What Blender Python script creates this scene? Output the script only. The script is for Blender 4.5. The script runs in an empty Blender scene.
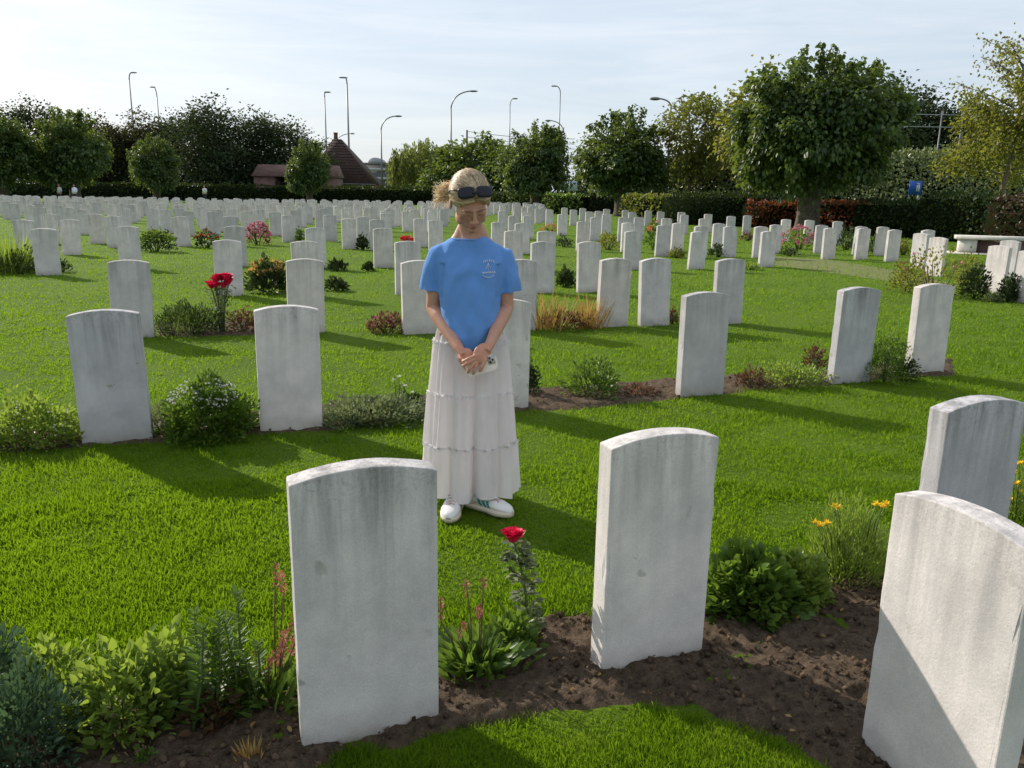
import bpy, bmesh, math, random
import numpy as np
from mathutils import Vector, Matrix, noise as mnoise
rng = np.random.default_rng(11)
random.seed(7)
R = math.radians
sc = bpy.context.scene
col = sc.collection

# ------------------------------------------------------------------ camera
F_PX, PITCH, ROLL, CAM_H = 790.0, R(13.5), R(0.96), 1.49
cF = np.array([0, math.cos(PITCH), -math.sin(PITCH)])
cU0 = np.array([0, math.sin(PITCH), math.cos(PITCH)])
cR = np.array([1.0, 0, 0]) * math.cos(ROLL) + cU0 * math.sin(ROLL)
cU = -np.array([1.0, 0, 0]) * math.sin(ROLL) + cU0 * math.cos(ROLL)
cam_d = bpy.data.cameras.new('camera'); cam = bpy.data.objects.new('camera', cam_d); col.objects.link(cam)
cam_d.sensor_width = 36; cam_d.lens = F_PX / 1024 * 36; cam_d.clip_start = 0.05; cam_d.clip_end = 6000
M = Matrix.Identity(4)
for i in range(3):
    M[i][0], M[i][1], M[i][2] = cR[i], cU[i], -cF[i]
M[2][3] = CAM_H
cam.matrix_world = M
sc.camera = cam

def ray(px, py):
    px = np.asarray(px, float); py = np.asarray(py, float)
    return cF + ((px - 512) / F_PX)[..., None] * cR + ((384 - py) / F_PX)[..., None] * cU
def gp(px, py, z=0.0):                       # where the sight line through a photo point meets height z
    d = ray(px, py); t = (z - CAM_H) / d[..., 2]
    P = d * t[..., None]; P[..., 2] += CAM_H
    return P
def at(px, py, Y):                           # the same, at a chosen distance
    d = ray(px, py); t = Y / d[1]
    return np.array([d[0] * t, Y, CAM_H + d[2] * t])

# ------------------------------------------------------------------ world, sun
SUN_AZ, SUN_EL = 51.0, 29.0                  # degrees left of +Y, above the horizon
sdir = Vector((-math.sin(R(SUN_AZ)) * math.cos(R(SUN_EL)), math.cos(R(SUN_AZ)) * math.cos(R(SUN_EL)), math.sin(R(SUN_EL))))
w = bpy.data.worlds.new('World'); sc.world = w; w.use_nodes = True
nt = w.node_tree; nt.nodes.clear()
def N(nt, typ, **kw):
    n = nt.nodes.new(typ)
    for k, v in kw.items(): setattr(n, k, v)
    return n
sky = N(nt, 'ShaderNodeTexSky', sky_type='NISHITA', sun_disc=False)
sky.sun_elevation = R(SUN_EL); sky.sun_rotation = R(-SUN_AZ)
sky.air_density = 1.0; sky.dust_density = 2.2; sky.ozone_density = 1.6; sky.altitude = 30
tc = N(nt, 'ShaderNodeTexCoord'); mp = N(nt, 'ShaderNodeMapping')
mp.inputs['Scale'].default_value = (1.3, 3.0, 7.0); mp.inputs['Rotation'].default_value = (0.1, 0.15, 0.5)
nz = N(nt, 'ShaderNodeTexNoise'); nz.inputs['Scale'].default_value = 1.6; nz.inputs['Detail'].default_value = 7; nz.inputs['Distortion'].default_value = 0.6
cr = N(nt, 'ShaderNodeValToRGB'); cr.color_ramp.elements[0].position = 0.35; cr.color_ramp.elements[1].position = 0.8
cr.color_ramp.elements[0].color = (0.70, 0.70, 0.70, 1); cr.color_ramp.elements[1].color = (0.93, 0.93, 0.93, 1)
mx = N(nt, 'ShaderNodeMix', data_type='RGBA'); mx.inputs['B'].default_value = (5.9, 6.65, 7.4, 1)
mp2 = N(nt, 'ShaderNodeMapping'); mp2.inputs['Scale'].default_value = (1.0, 2.2, 13.0); mp2.inputs['Rotation'].default_value = (0.10, -0.12, 0.9)
nz2 = N(nt, 'ShaderNodeTexNoise'); nz2.inputs['Scale'].default_value = 2.2; nz2.inputs['Detail'].default_value = 8; nz2.inputs['Roughness'].default_value = .62; nz2.inputs['Distortion'].default_value = 1.2
cr2 = N(nt, 'ShaderNodeValToRGB'); cr2.color_ramp.elements[0].position = 0.38; cr2.color_ramp.elements[1].position = 0.72
cr2.color_ramp.elements[0].color = (5.6, 6.35, 7.2, 1); cr2.color_ramp.elements[1].color = (6.7, 7.2, 7.75, 1)
bg = N(nt, 'ShaderNodeBackground'); bg.inputs['Strength'].default_value = 0.10
wo = N(nt, 'ShaderNodeOutputWorld')
L = nt.links.new
L(tc.outputs['Generated'], mp.inputs['Vector']); L(mp.outputs[0], nz.inputs['Vector']); L(nz.outputs['Fac'], cr.inputs[0])
L(tc.outputs['Generated'], mp2.inputs['Vector']); L(mp2.outputs[0], nz2.inputs['Vector']); L(nz2.outputs['Fac'], cr2.inputs[0]); L(cr2.outputs[0], mx.inputs['B'])
L(cr.outputs[0], mx.inputs['Factor']); L(sky.outputs[0], mx.inputs['A']); L(mx.outputs['Result'], bg.inputs['Color']); L(bg.outputs[0], wo.inputs[0])
sl = bpy.data.lights.new('sun', 'SUN'); sl.energy = 4.1; sl.angle = R(0.53); sl.color = (1.0, 0.93, 0.82)
so = bpy.data.objects.new('sun', sl); col.objects.link(so)
so.rotation_euler = (-sdir).to_track_quat('-Z', 'Y').to_euler(); so.location = (-20, 20, 30)
vs = sc.view_settings; vs.view_transform = 'Standard'; vs.look = 'None'; vs.exposure = 0.42; vs.gamma = 1; vs.use_curve_mapping = False
sc.render.engine = 'CYCLES'
cy = sc.cycles
cy.max_bounces = 6; cy.diffuse_bounces = 3; cy.glossy_bounces = 2; cy.transmission_bounces = 4; cy.transparent_max_bounces = 6
cy.use_denoising = True

# ------------------------------------------------------------------ object helpers
class Acc:
    """collects vertices and triangles (with one random value per piece) for ONE mesh"""
    def __init__(s): s.v = []; s.t = []; s.r = []; s.n = 0; s.m = []
    def add(s, v, t, r=None, mi=0):
        v = np.asarray(v, np.float32).reshape(-1, 3); t = np.asarray(t, np.int32).reshape(-1, 3)
        s.v.append(v); s.t.append(t + s.n); s.n += len(v)
        s.r.append(np.full(len(v), rng.random(), np.float32) if r is None else np.asarray(r, np.float32))
        s.m.append(np.full(len(t), mi, np.int32)); return s
    def arrays(s): return np.concatenate(s.v), np.concatenate(s.t), np.concatenate(s.r), np.concatenate(s.m)
    def mesh(s, name, mats, smooth=False):
        v, t, r, mi = s.arrays()
        me = bpy.data.meshes.new(name)
        me.vertices.add(len(v)); me.vertices.foreach_set('co', v.ravel())
        me.loops.add(len(t) * 3); me.loops.foreach_set('vertex_index', t.ravel())
        me.polygons.add(len(t)); me.polygons.foreach_set('loop_start', np.arange(0, len(t) * 3, 3, dtype=np.int32))
        me.polygons.foreach_set('material_index', mi)
        if smooth: me.polygons.foreach_set('use_smooth', np.ones(len(t), bool))
        a = me.attributes.new('rnd', 'FLOAT', 'POINT'); a.data.foreach_set('value', r)
        for m in (mats if isinstance(mats, (list, tuple)) else [mats]): me.materials.append(m)
        me.update(); me.validate(); return me
def link(name, me, parent=None, loc=None, rz=0.0):
    o = bpy.data.objects.new(name, me); col.objects.link(o)
    if parent: o.parent = parent
    if loc is not None: o.location = [float(c) for c in loc]
    if rz: o.rotation_euler[2] = rz
    return o
def tag(o, label=None, cat=None, group=None, kind=None):
    if label: o['label'] = label
    if cat: o['category'] = cat
    if group: o['group'] = group
    if kind: o['kind'] = kind
    return o
def empty(name, loc, label, cat, group=None, rz=0.0):
    o = bpy.data.objects.new(name, None); col.objects.link(o); o.empty_display_size = 0.1
    o.location = [float(c) for c in loc]; o.rotation_euler[2] = rz
    return tag(o, label, cat, group)
def copy_tree(o, parent=None):
    c = o.copy(); col.objects.link(c)
    if parent: c.parent = parent
    for ch in o.children: copy_tree(ch, c)
    return c

def unit(a): return a / np.maximum(np.linalg.norm(a, axis=-1, keepdims=True), 1e-9)
def rdirs(n): return unit(rng.normal(size=(n, 3)))
def tube(acc, P, rad, seg=6, caps=True, mi=0, r=None):
    P = np.asarray(P, float); rad = np.broadcast_to(np.asarray(rad, float), (len(P),))
    T = unit(np.gradient(P, axis=0)); ref = np.array([0, 0, 1.0]) if abs(T[0][2]) < 0.9 else np.array([1.0, 0, 0])
    A = unit(np.cross(T[0], ref)); vs_ = []
    for i in range(len(P)):
        A = unit(A - T[i] * A.dot(T[i])); B = np.cross(T[i], A)
        th = np.arange(seg) * 2 * math.pi / seg
        vs_.append(P[i] + rad[i] * (np.cos(th)[:, None] * A + np.sin(th)[:, None] * B))
    v = np.concatenate(vs_); t = []
    for i in range(len(P) - 1):
        for k in range(seg):
            a, b = i * seg + k, i * seg + (k + 1) % seg
            t += [(a, b, b + seg), (a, b + seg, a + seg)]
    if caps:
        v = np.concatenate([v, P[:1], P[-1:]]); c0 = len(P) * seg
        for k in range(seg):
            t.append((k, c0, (k + 1) % seg)); q = (len(P) - 1) * seg
            t.append((q + k, q + (k + 1) % seg, c0 + 1))
    acc.add(v, t, mi=mi, r=None if r is None else np.full(len(v), r)); return acc
def box(acc, c, h, rz=0.0, mi=0, M3=None):
    s = np.array([[x, y, z] for x in (-1, 1) for y in (-1, 1) for z in (-1, 1)], float) * np.asarray(h, float)
    if M3 is not None: s = s @ np.asarray(M3).T
    if rz: s = s @ np.array([[math.cos(rz), math.sin(rz), 0], [-math.sin(rz), math.cos(rz), 0], [0, 0, 1]])
    q = [(0, 1, 3, 2), (4, 6, 7, 5), (0, 4, 5, 1), (2, 3, 7, 6), (0, 2, 6, 4), (1, 5, 7, 3)]
    t = [x for a, b, c_, d in q for x in ((a, b, c_), (a, c_, d))]
    acc.add(s + np.asarray(c, float), t, mi=mi); return acc
def ellipsoid(acc, c, r, M3=None, nu=16, nv=10, mi=0, rr=None):
    th = np.linspace(0, math.pi, nv + 1)[1:-1]; ph = np.arange(nu) * 2 * math.pi / nu
    g = np.stack([np.outer(np.sin(th), np.cos(ph)), np.outer(np.sin(th), np.sin(ph)), np.outer(np.cos(th), np.ones(nu))], -1).reshape(-1, 3)
    v = np.concatenate([g, [[0, 0, 1], [0, 0, -1]]]) * np.asarray(r, float)
    if M3 is not None: v = v @ np.asarray(M3).T
    t = []
    for i in range(nv - 2):
        for k in range(nu):
            a, b = i * nu + k, i * nu + (k + 1) % nu
            t += [(a, a + nu, b + nu), (a, b + nu, b)]
    n = len(g)
    for k in range(nu):
        t.append((n, k, (k + 1) % nu)); q = (nv - 2) * nu; t.append((n + 1, q + (k + 1) % nu, q + k))
    acc.add(v + np.asarray(c, float), t, mi=mi, r=None if rr is None else np.full(len(v), rr)); return acc
def leaves(acc, P, D, Nn, Ln, W, kind='diamond', fold=0.25, droop=0.0, mi=0, rnd=None):
    """leaf blades: P base, D along the leaf, Nn rough normal, Ln length, W full width"""
    P = np.asarray(P, float); n = len(P)
    if n == 0: return acc
    D = unit(np.asarray(D, float)); S = unit(np.cross(D, Nn)); U = np.cross(S, D)
    Ln = np.broadcast_to(Ln, (n,))[:, None]; W = np.broadcast_to(W, (n,))[:, None]
    rr = rng.random(n) if rnd is None else rnd
    if kind == 'diamond':
        v = np.stack([P, P + D * Ln * .45 + S * W * .5 + U * W * fold, P + D * Ln - U * Ln * droop, P + D * Ln * .45 - S * W * .5 + U * W * fold], 1)
        t = np.array([[0, 1, 2], [0, 2, 3]]); k = 4
    elif kind == 'blade':
        v = np.stack([P - S * W * .5, P + S * W * .5, P + D * Ln - U * Ln * droop], 1); t = np.array([[0, 1, 2]]); k = 3
    elif kind == 'bent':
        m = P + D * Ln * .55; v = np.stack([P - S * W * .4, P + S * W * .4, m + S * W * .5, m - S * W * .5, P + D * Ln - U * Ln * droop], 1)
        t = np.array([[0, 1, 2], [0, 2, 3], [3, 2, 4]]); k = 5
    else:                                   # oval
        a = P + D * Ln * .28 - U * Ln * droop * .1; b = P + D * Ln * .66 - U * Ln * droop * .45; e = P + D * Ln - U * Ln * droop
        v = np.stack([P, a + S * W * .46 + U * W * fold, a, a - S * W * .46 + U * W * fold, b + S * W * .38 + U * W * fold * .8, b, b - S * W * .38 + U * W * fold * .8, e], 1)
        t = np.array([[0, 1, 2], [0, 2, 3], [1, 4, 5], [1, 5, 2], [2, 5, 6], [2, 6, 3], [4, 7, 5], [5, 7, 6]]); k = 8
    T = (t[None] + (np.arange(n) * k)[:, None, None]).reshape(-1, 3)
    acc.add(v.reshape(-1, 3), T, np.repeat(rr, k), mi); return acc

# ------------------------------------------------------------------ materials
def newmat(name):
    m = bpy.data.materials.new(name); m.use_nodes = True; nt = m.node_tree; nt.nodes.clear()
    out = N(nt, 'ShaderNodeOutputMaterial'); return m, nt, out
def ramp(nt, src, stops):
    c = N(nt, 'ShaderNodeValToRGB'); e = c.color_ramp.elements
    while len(e) < len(stops): e.new(0.5)
    for i, (p, k) in enumerate(stops): e[i].position = p; e[i].color = (*k, 1) if len(k) == 3 else k
    nt.links.new(src, c.inputs[0]); return c.outputs[0]
def noise(nt, scale, detail=4, vec=None, rough=0.55, dist=0.0):
    n = N(nt, 'ShaderNodeTexNoise'); n.inputs['Scale'].default_value = scale; n.inputs['Detail'].default_value = detail
    n.inputs['Roughness'].default_value = rough; n.inputs['Distortion'].default_value = dist
    if vec is not None: nt.links.new(vec, n.inputs['Vector'])
    return n.outputs['Fac']
def mixc(nt, fac, a, b, mode='MIX'):
    m = N(nt, 'ShaderNodeMix', data_type='RGBA', blend_type=mode)
    for s, val in (('Factor', fac), ('A', a), ('B', b)):
        if isinstance(val, (int, float)): m.inputs[s].default_value = val
        elif isinstance(val, tuple): m.inputs[s].default_value = (*val, 1)
        else: nt.links.new(val, m.inputs[s])
    return m.outputs['Result']
def mathn(nt, op, a, b=0.0, clamp=False):
    m = N(nt, 'ShaderNodeMath', operation=op, use_clamp=clamp)
    for i, v_ in enumerate((a, b)):
        if isinstance(v_, (int, float)): m.inputs[i].default_value = v_
        else: nt.links.new(v_, m.inputs[i])
    return m.outputs[0]
def attr(nt, name='rnd'):
    a = N(nt, 'ShaderNodeAttribute', attribute_name=name); return a.outputs['Fac']
def bumpn(nt, h, strength, dist):
    b = N(nt, 'ShaderNodeBump'); b.inputs['Strength'].default_value = strength; b.inputs['Distance'].default_value = dist
    nt.links.new(h, b.inputs['Height']); return b.outputs[0]
def simple(name, c, rough=0.6, metal=0.0, var=0.12, scale=30, spec=0.4, bump=0.0):
    m, nt, out = newmat(name); p = N(nt, 'ShaderNodeBsdfPrincipled')
    o = N(nt, 'ShaderNodeTexCoord').outputs['Object']; f = noise(nt, scale, 4, o)
    lo = tuple(x * (1 - var) for x in c); hi = tuple(min(1, x * (1 + var)) for x in c)
    nt.links.new(ramp(nt, f, [(0.3, lo), (0.7, hi)]), p.inputs['Base Color'])
    p.inputs['Roughness'].default_value = rough; p.inputs['Metallic'].default_value = metal; p.inputs['Specular IOR Level'].default_value = spec
    if bump: nt.links.new(bumpn(nt, f, 0.6, bump), p.inputs['Normal'])
    nt.links.new(p.outputs[0], out.inputs[0]); return m
def leafmat(name, cols, transl=0.35, rough=0.5, spec=0.25, tcol=None, wob=2.0):
    """cols: dark to light leaf colours, picked per leaf"""
    m, nt, out = newmat(name)
    g = N(nt, 'ShaderNodeNewGeometry'); f = noise(nt, wob, 2, g.outputs['Position'])
    s = mathn(nt, 'ADD', mathn(nt, 'MULTIPLY', attr(nt), 0.7), mathn(nt, 'MULTIPLY', f, 0.45))
    k = len(cols); c = ramp(nt, s, [(0.12 + 0.8 * i / max(1, k - 1), cols[i]) for i in range(k)])
    p = N(nt, 'ShaderNodeBsdfPrincipled'); p.inputs['Roughness'].default_value = rough; p.inputs['Specular IOR Level'].default_value = spec
    nt.links.new(c, p.inputs['Base Color'])
    t = N(nt, 'ShaderNodeBsdfTranslucent'); nt.links.new(mixc(nt, 0.75, c, tcol or (0.20, 0.26, 0.02)), t.inputs['Color'])
    mx_ = N(nt, 'ShaderNodeMixShader'); mx_.inputs[0].default_value = transl
    nt.links.new(p.outputs[0], mx_.inputs[1]); nt.links.new(t.outputs[0], mx_.inputs[2]); nt.links.new(mx_.outputs[0], out.inputs[0]); return m

def stone_mat(name, base=(0.72, 0.675, 0.668), dirt=1.0):
    m, nt, out = newmat(name); lk = nt.links.new
    tcn = N(nt, 'ShaderNodeTexCoord'); oi = N(nt, 'ShaderNodeObjectInfo')
    off = N(nt, 'ShaderNodeCombineXYZ'); r100 = mathn(nt, 'MULTIPLY', oi.outputs['Random'], 97.0)
    lk(r100, off.inputs[0]); lk(mathn(nt, 'MULTIPLY', oi.outputs['Random'], 41.0), off.inputs[1])
    va = N(nt, 'ShaderNodeVectorMath', operation='ADD'); lk(tcn.outputs['Object'], va.inputs[0]); lk(off.outputs[0], va.inputs[1]); V = va.outputs[0]
    z = N(nt, 'ShaderNodeSeparateXYZ'); lk(tcn.outputs['Object'], z.inputs[0]); zz = z.outputs['Z']
    c = mixc(nt, 1.0, base, ramp(nt, noise(nt, 5, 6, V, 0.65), [(0.3, (0.80, 0.80, 0.80)), (0.7, (1.08, 1.07, 1.05))]), 'MULTIPLY')
    c = mixc(nt, 1.0, c, ramp(nt, oi.outputs['Random'], [(0.0, (0.74, 0.75, 0.76)), (0.35, (0.92, 0.92, 0.92)), (0.6, (1.02, 1.0, 0.98)), (0.8, (0.90, 0.88, 0.83)), (1.0, (1.10, 1.09, 1.06))]), 'MULTIPLY')
    c = mixc(nt, 1.0, c, ramp(nt, noise(nt, 260, 2, V, 0.7), [(0.35, (0.90, 0.90, 0.90)), (0.65, (1.06, 1.06, 1.06))]), 'MULTIPLY')
    # rain streaks running down from the top
    ms = N(nt, 'ShaderNodeMapping'); ms.inputs['Scale'].default_value = (1.0, 1.0, 0.07); lk(V, ms.inputs['Vector'])
    st = ramp(nt, noise(nt, 17, 6, ms.outputs[0], 0.6, 0.4), [(0.42, (0, 0, 0)), (0.66, (1, 1, 1))])
    zm = ramp(nt, mathn(nt, 'MULTIPLY', zz, 1.2), [(0.25, (0.05, 0.05, 0.05)), (0.6, (0.35, 0.35, 0.35)), (0.97, (1, 1, 1))])
    c = mixc(nt, mathn(nt, 'MULTIPLY', mathn(nt, 'MULTIPLY', st, zm), 0.56 * dirt), c, (0.17, 0.168, 0.165))
    # grey blotches
    bl = ramp(nt, noise(nt, 3.2, 7, V, 0.7, 0.6), [(0.44, (0, 0, 0)), (0.75, (1, 1, 1))])
    c = mixc(nt, mathn(nt, 'MULTIPLY', bl, 0.34 * dirt), c, (0.28, 0.275, 0.265))
    # a crust of dark specks along the top edge and on upward faces
    g = N(nt, 'ShaderNodeNewGeometry'); nz_ = N(nt, 'ShaderNodeSeparateXYZ'); lk(g.outputs['Normal'], nz_.inputs[0])
    sp = ramp(nt, noise(nt, 75, 5, V, 0.75), [(0.5, (0, 0, 0)), (0.66, (1, 1, 1))])
    top = ramp(nt, mathn(nt, 'MULTIPLY', zz, 1.2), [(0.80, (0, 0, 0)), (0.98, (1, 1, 1))])
    c = mixc(nt, mathn(nt, 'MULTIPLY', mathn(nt, 'MULTIPLY', sp, top), 0.5 * dirt), c, (0.16, 0.16, 0.145))
    # lichen spots
    vo = N(nt, 'ShaderNodeTexVoronoi'); vo.inputs['Scale'].default_value = 9.0; wv = N(nt, 'ShaderNodeVectorMath', operation='ADD'); lk(V, wv.inputs[0]); ns = N(nt, 'ShaderNodeTexNoise'); ns.inputs['Scale'].default_value = 22; ns.inputs['Detail'].default_value = 5; lk(V, ns.inputs['Vector']); sc_ = N(nt, 'ShaderNodeVectorMath', operation='SCALE'); sc_.inputs['Scale'].default_value = .11; lk(ns.outputs['Color'], sc_.inputs[0]); lk(sc_.outputs[0], wv.inputs[1]); lk(wv.outputs[0], vo.inputs['Vector'])
    ls = mathn(nt, 'MULTIPLY', ramp(nt, vo.outputs['Distance'], [(0.10, (1, 1, 1)), (0.17, (0, 0, 0))]), ramp(nt, noise(nt, 2.0, 2, V), [(0.52, (0, 0, 0)), (0.58, (1, 1, 1))]))
    c = mixc(nt, mathn(nt, 'MULTIPLY', ls, 0.45 * dirt), c, (0.24, 0.25, 0.20))
    # splashed earth at the foot
    ft = mathn(nt, 'MULTIPLY', ramp(nt, zz, [(0.0, (1, 1, 1)), (0.11, (0, 0, 0))]), noise(nt, 14, 5, V))
    c = mixc(nt, mathn(nt, 'MULTIPLY', ft, 0.9), c, (0.22, 0.19, 0.12))
    p = N(nt, 'ShaderNodeBsdfPrincipled'); lk(c, p.inputs['Base Color']); p.inputs['Roughness'].default_value = 0.85; p.inputs['Specular IOR Level'].default_value = 0.2
    lk(bumpn(nt, noise(nt, 130, 6, V, 0.7), 0.35, 0.004), p.inputs['Normal'])
    lk(p.outputs[0], out.inputs[0]); return m
M_STONE = stone_mat('portland_stone')
M_BENCH = stone_mat('bench_stone', (0.62, 0.61, 0.58), 0.8)

def ground_mat():
    m, nt, out = newmat('lawn_ground'); lk = nt.links.new
    g = N(nt, 'ShaderNodeNewGeometry'); P = g.outputs['Position']
    c = ramp(nt, noise(nt, 40, 6, P, 0.75), [(0.3, (0.045, 0.085, 0.008)), (0.5, (0.105, 0.18, 0.014)), (0.72, (0.17, 0.25, 0.022))])
    c = mixc(nt, 0.8, c, ramp(nt, noise(nt, 0.7, 5, P, 0.6), [(0.3, (0.7, 0.75, 0.7)), (0.5, (1, 1, 1)), (0.75, (1.25, 1.12, 0.9))]), 'MULTIPLY')
    p = N(nt, 'ShaderNodeBsdfPrincipled'); lk(c, p.inputs['Base Color']); p.inputs['Roughness'].default_value = 0.9; p.inputs['Specular IOR Level'].default_value = 0.1
    lk(bumpn(nt, noise(nt, 55, 5, P, 0.8), 0.8, 0.05), p.inputs['Normal']); lk(p.outputs[0], out.inputs[0]); return m
M_LAWN = ground_mat()
def soil_mat():
    m, nt, out = newmat('bed_soil'); lk = nt.links.new
    P = N(nt, 'ShaderNodeNewGeometry').outputs['Position']
    c = ramp(nt, noise(nt, 28, 8, P, 0.75), [(0.25, (0.060, 0.042, 0.029)), (0.5, (0.155, 0.112, 0.077)), (0.75, (0.29, 0.215, 0.15))])
    c = mixc(nt, 0.6, c, ramp(nt, noise(nt, 230, 3, P, 0.7), [(0.3, (0.5, 0.5, 0.5)), (0.7, (1.5, 1.45, 1.4))]), 'MULTIPLY')
    p = N(nt, 'ShaderNodeBsdfPrincipled'); lk(c, p.inputs['Base Color']); p.inputs['Roughness'].default_value = 0.95; p.inputs['Specular IOR Level'].default_value = 0.1
    c = mixc(nt, 1.0, c, ramp(nt, attr(nt), [(0.0, (0.6, 0.6, 0.6)), (0.5, (1.0, 1.0, 1.0)), (1.0, (1.9, 1.8, 1.65))]), 'MULTIPLY'); nt.links.new(c, p.inputs['Base Color'])
    h = mathn(nt, 'ADD', noise(nt, 60, 6, P, 0.8), mathn(nt, 'MULTIPLY', noise(nt, 260, 3, P), 0.4))
    lk(bumpn(nt, h, 1.0, 0.035), p.inputs['Normal']); lk(p.outputs[0], out.inputs[0]); return m
M_SOIL = soil_mat()
M_GRASS = leafmat('grass_blades', [(0.028, 0.074, 0.005), (0.066, 0.142, 0.008), (0.104, 0.192, 0.012), (0.18, 0.23, 0.028)], 0.5, 0.6, 0.12, (0.295, 0.475, 0.010), 2.2)
M_BARK = simple('lime_bark', (0.085, 0.07, 0.052), 0.9, var=0.5, scale=9, bump=0.03)
M_BARK2 = simple('pale_bark', (0.17, 0.14, 0.10), 0.9, var=0.4, scale=12, bump=0.02)
M_LIME = leafmat('lime_leaves', [(0.017, 0.036, 0.012), (0.032, 0.064, 0.018), (0.054, 0.096, 0.024), (0.11, 0.16, 0.036)], 0.36, 0.42, 0.4, (0.23, 0.30, 0.035), 0.8)
M_WOOD = leafmat('wood_leaves', [(0.018, 0.034, 0.018), (0.030, 0.052, 0.026), (0.044, 0.068, 0.028), (0.06, 0.078, 0.028)], 0.2, 0.6, 0.12, (0.10, 0.13, 0.03), 0.12)
M_WOODB = leafmat('brownish_wood_leaves', [(0.024, 0.026, 0.010), (0.045, 0.045, 0.016), (0.07, 0.060, 0.02)], 0.2, 0.6, 0.12, (0.14, 0.12, 0.03), 0.12)
M_WILLOW = leafmat('willow_leaves', [(0.075, 0.105, 0.022), (0.13, 0.165, 0.035), (0.19, 0.22, 0.06)], 0.45, 0.5, 0.3, (0.26, 0.30, 0.05), 0.3)
M_AUT = leafmat('autumn_leaves', [(0.05, 0.08, 0.014), (0.09, 0.12, 0.02), (0.14, 0.14, 0.025), (0.18, 0.12, 0.03)], 0.42, 0.5, 0.3, (0.28, 0.32, 0.04), 0.4)
M_YEL = leafmat('yellowing_leaves', [(0.04, 0.065, 0.014), (0.075, 0.10, 0.02), (0.12, 0.12, 0.022), (0.17, 0.105, 0.03)], 0.45, 0.5, 0.3, (0.40, 0.42, 0.045), 0.5)
M_HEDGE = leafmat('hedge_leaves', [(0.007, 0.015, 0.005), (0.014, 0.029, 0.009), (0.025, 0.046, 0.012)], 0.2, 0.55, 0.15, (0.12, 0.17, 0.02), 0.5)
M_IVY = leafmat('ivy_leaves', [(0.085, 0.125, 0.045), (0.15, 0.195, 0.075), (0.23, 0.265, 0.115)], 0.3, 0.4, 0.5, (0.25, 0.3, 0.07), 0.3)
M_BEECH = leafmat('copper_beech_leaves', [(0.07, 0.022, 0.012), (0.13, 0.045, 0.02), (0.18, 0.075, 0.03)], 0.35, 0.5, 0.3, (0.40, 0.10, 0.03), 0.8)
M_BEECHD = leafmat('brown_hedge_leaves', [(0.035, 0.018, 0.012), (0.06, 0.032, 0.018), (0.07, 0.055, 0.02)], 0.2, 0.5, 0.3, (0.15, 0.08, 0.03), 0.8)
M_HCORE = simple('hedge_inside', (0.010, 0.014, 0.006), 0.95, spec=0.0)
M_GREEN = leafmat('bed_leaves_green', [(0.03, 0.065, 0.012), (0.065, 0.125, 0.02), (0.11, 0.18, 0.03)], 0.4, 0.42, 0.4, (0.26, 0.40, 0.04), 6)
M_LIGHT = leafmat('bed_leaves_light', [(0.065, 0.11, 0.02), (0.14, 0.21, 0.04), (0.23, 0.30, 0.07)], 0.42, 0.42, 0.4, (0.42, 0.56, 0.06), 6)
M_BLUEG = leafmat('bed_leaves_bluish', [(0.03, 0.062, 0.036), (0.06, 0.11, 0.06), (0.10, 0.16, 0.085)], 0.28, 0.5, 0.3, (0.12, 0.2, 0.06), 6)
M_GREY = leafmat('bed_leaves_greygreen', [(0.06, 0.085, 0.04), (0.13, 0.16, 0.08), (0.24, 0.27, 0.16)], 0.3, 0.6, 0.2, (0.28, 0.34, 0.10), 6)
M_DARKP = leafmat('bed_leaves_dark', [(0.012, 0.025, 0.010), (0.025, 0.045, 0.014), (0.045, 0.065, 0.02)], 0.25, 0.5, 0.3, (0.10, 0.15, 0.03), 6)
M_REDP = leafmat('bed_leaves_reddish', [(0.05, 0.022, 0.018), (0.10, 0.05, 0.03), (0.13, 0.09, 0.04)], 0.3, 0.5, 0.3, (0.26, 0.12, 0.05), 6)
M_DRY = leafmat('dry_grass_blades', [(0.22, 0.11, 0.04), (0.36, 0.22, 0.07), (0.45, 0.34, 0.14)], 0.4, 0.6, 0.2, (0.6, 0.38, 0.10), 6)
M_SPIKE = leafmat('pink_brown_spikes', [(0.22, 0.06, 0.045), (0.36, 0.12, 0.085), (0.42, 0.20, 0.14)], 0.3, 0.6, 0.2, (0.6, 0.2, 0.12), 9)
M_STEM = simple('green_stems', (0.07, 0.11, 0.03), 0.6)
M_STEMB = simple('brown_stems', (0.10, 0.07, 0.035), 0.7)
def petal(name, c, c2, tr=0.3): return leafmat(name, [c, c2], tr, 0.5, 0.2, c2, 9)
M_ROSE = petal('crimson_petals', (0.50, 0.006, 0.035), (0.80, 0.02, 0.09))
M_RED = petal('red_petals', (0.45, 0.02, 0.03), (0.70, 0.05, 0.06))
M_PINK = petal('pink_petals', (0.50, 0.10, 0.18), (0.70, 0.28, 0.36))
M_YELF = petal('yellow_petals', (0.75, 0.42, 0.01), (0.85, 0.62, 0.03))
M_WHITEF = petal('white_petals', (0.55, 0.55, 0.50), (0.78, 0.77, 0.72))
M_ORANGE = petal('salmon_petals', (0.60, 0.16, 0.08), (0.75, 0.30, 0.16))

# ------------------------------------------------------------------ ground, beds, lawn
me = bpy.data.meshes.new('lawn'); S_ = 4000
me.from_pydata([(-S_, -S_, 0), (S_, -S_, 0), (S_, S_, 0), (-S_, S_, 0)], [], [(0, 1, 2, 3)]); me.materials.append(M_LAWN)
tag(link('lawn', me), kind='structure')

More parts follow.
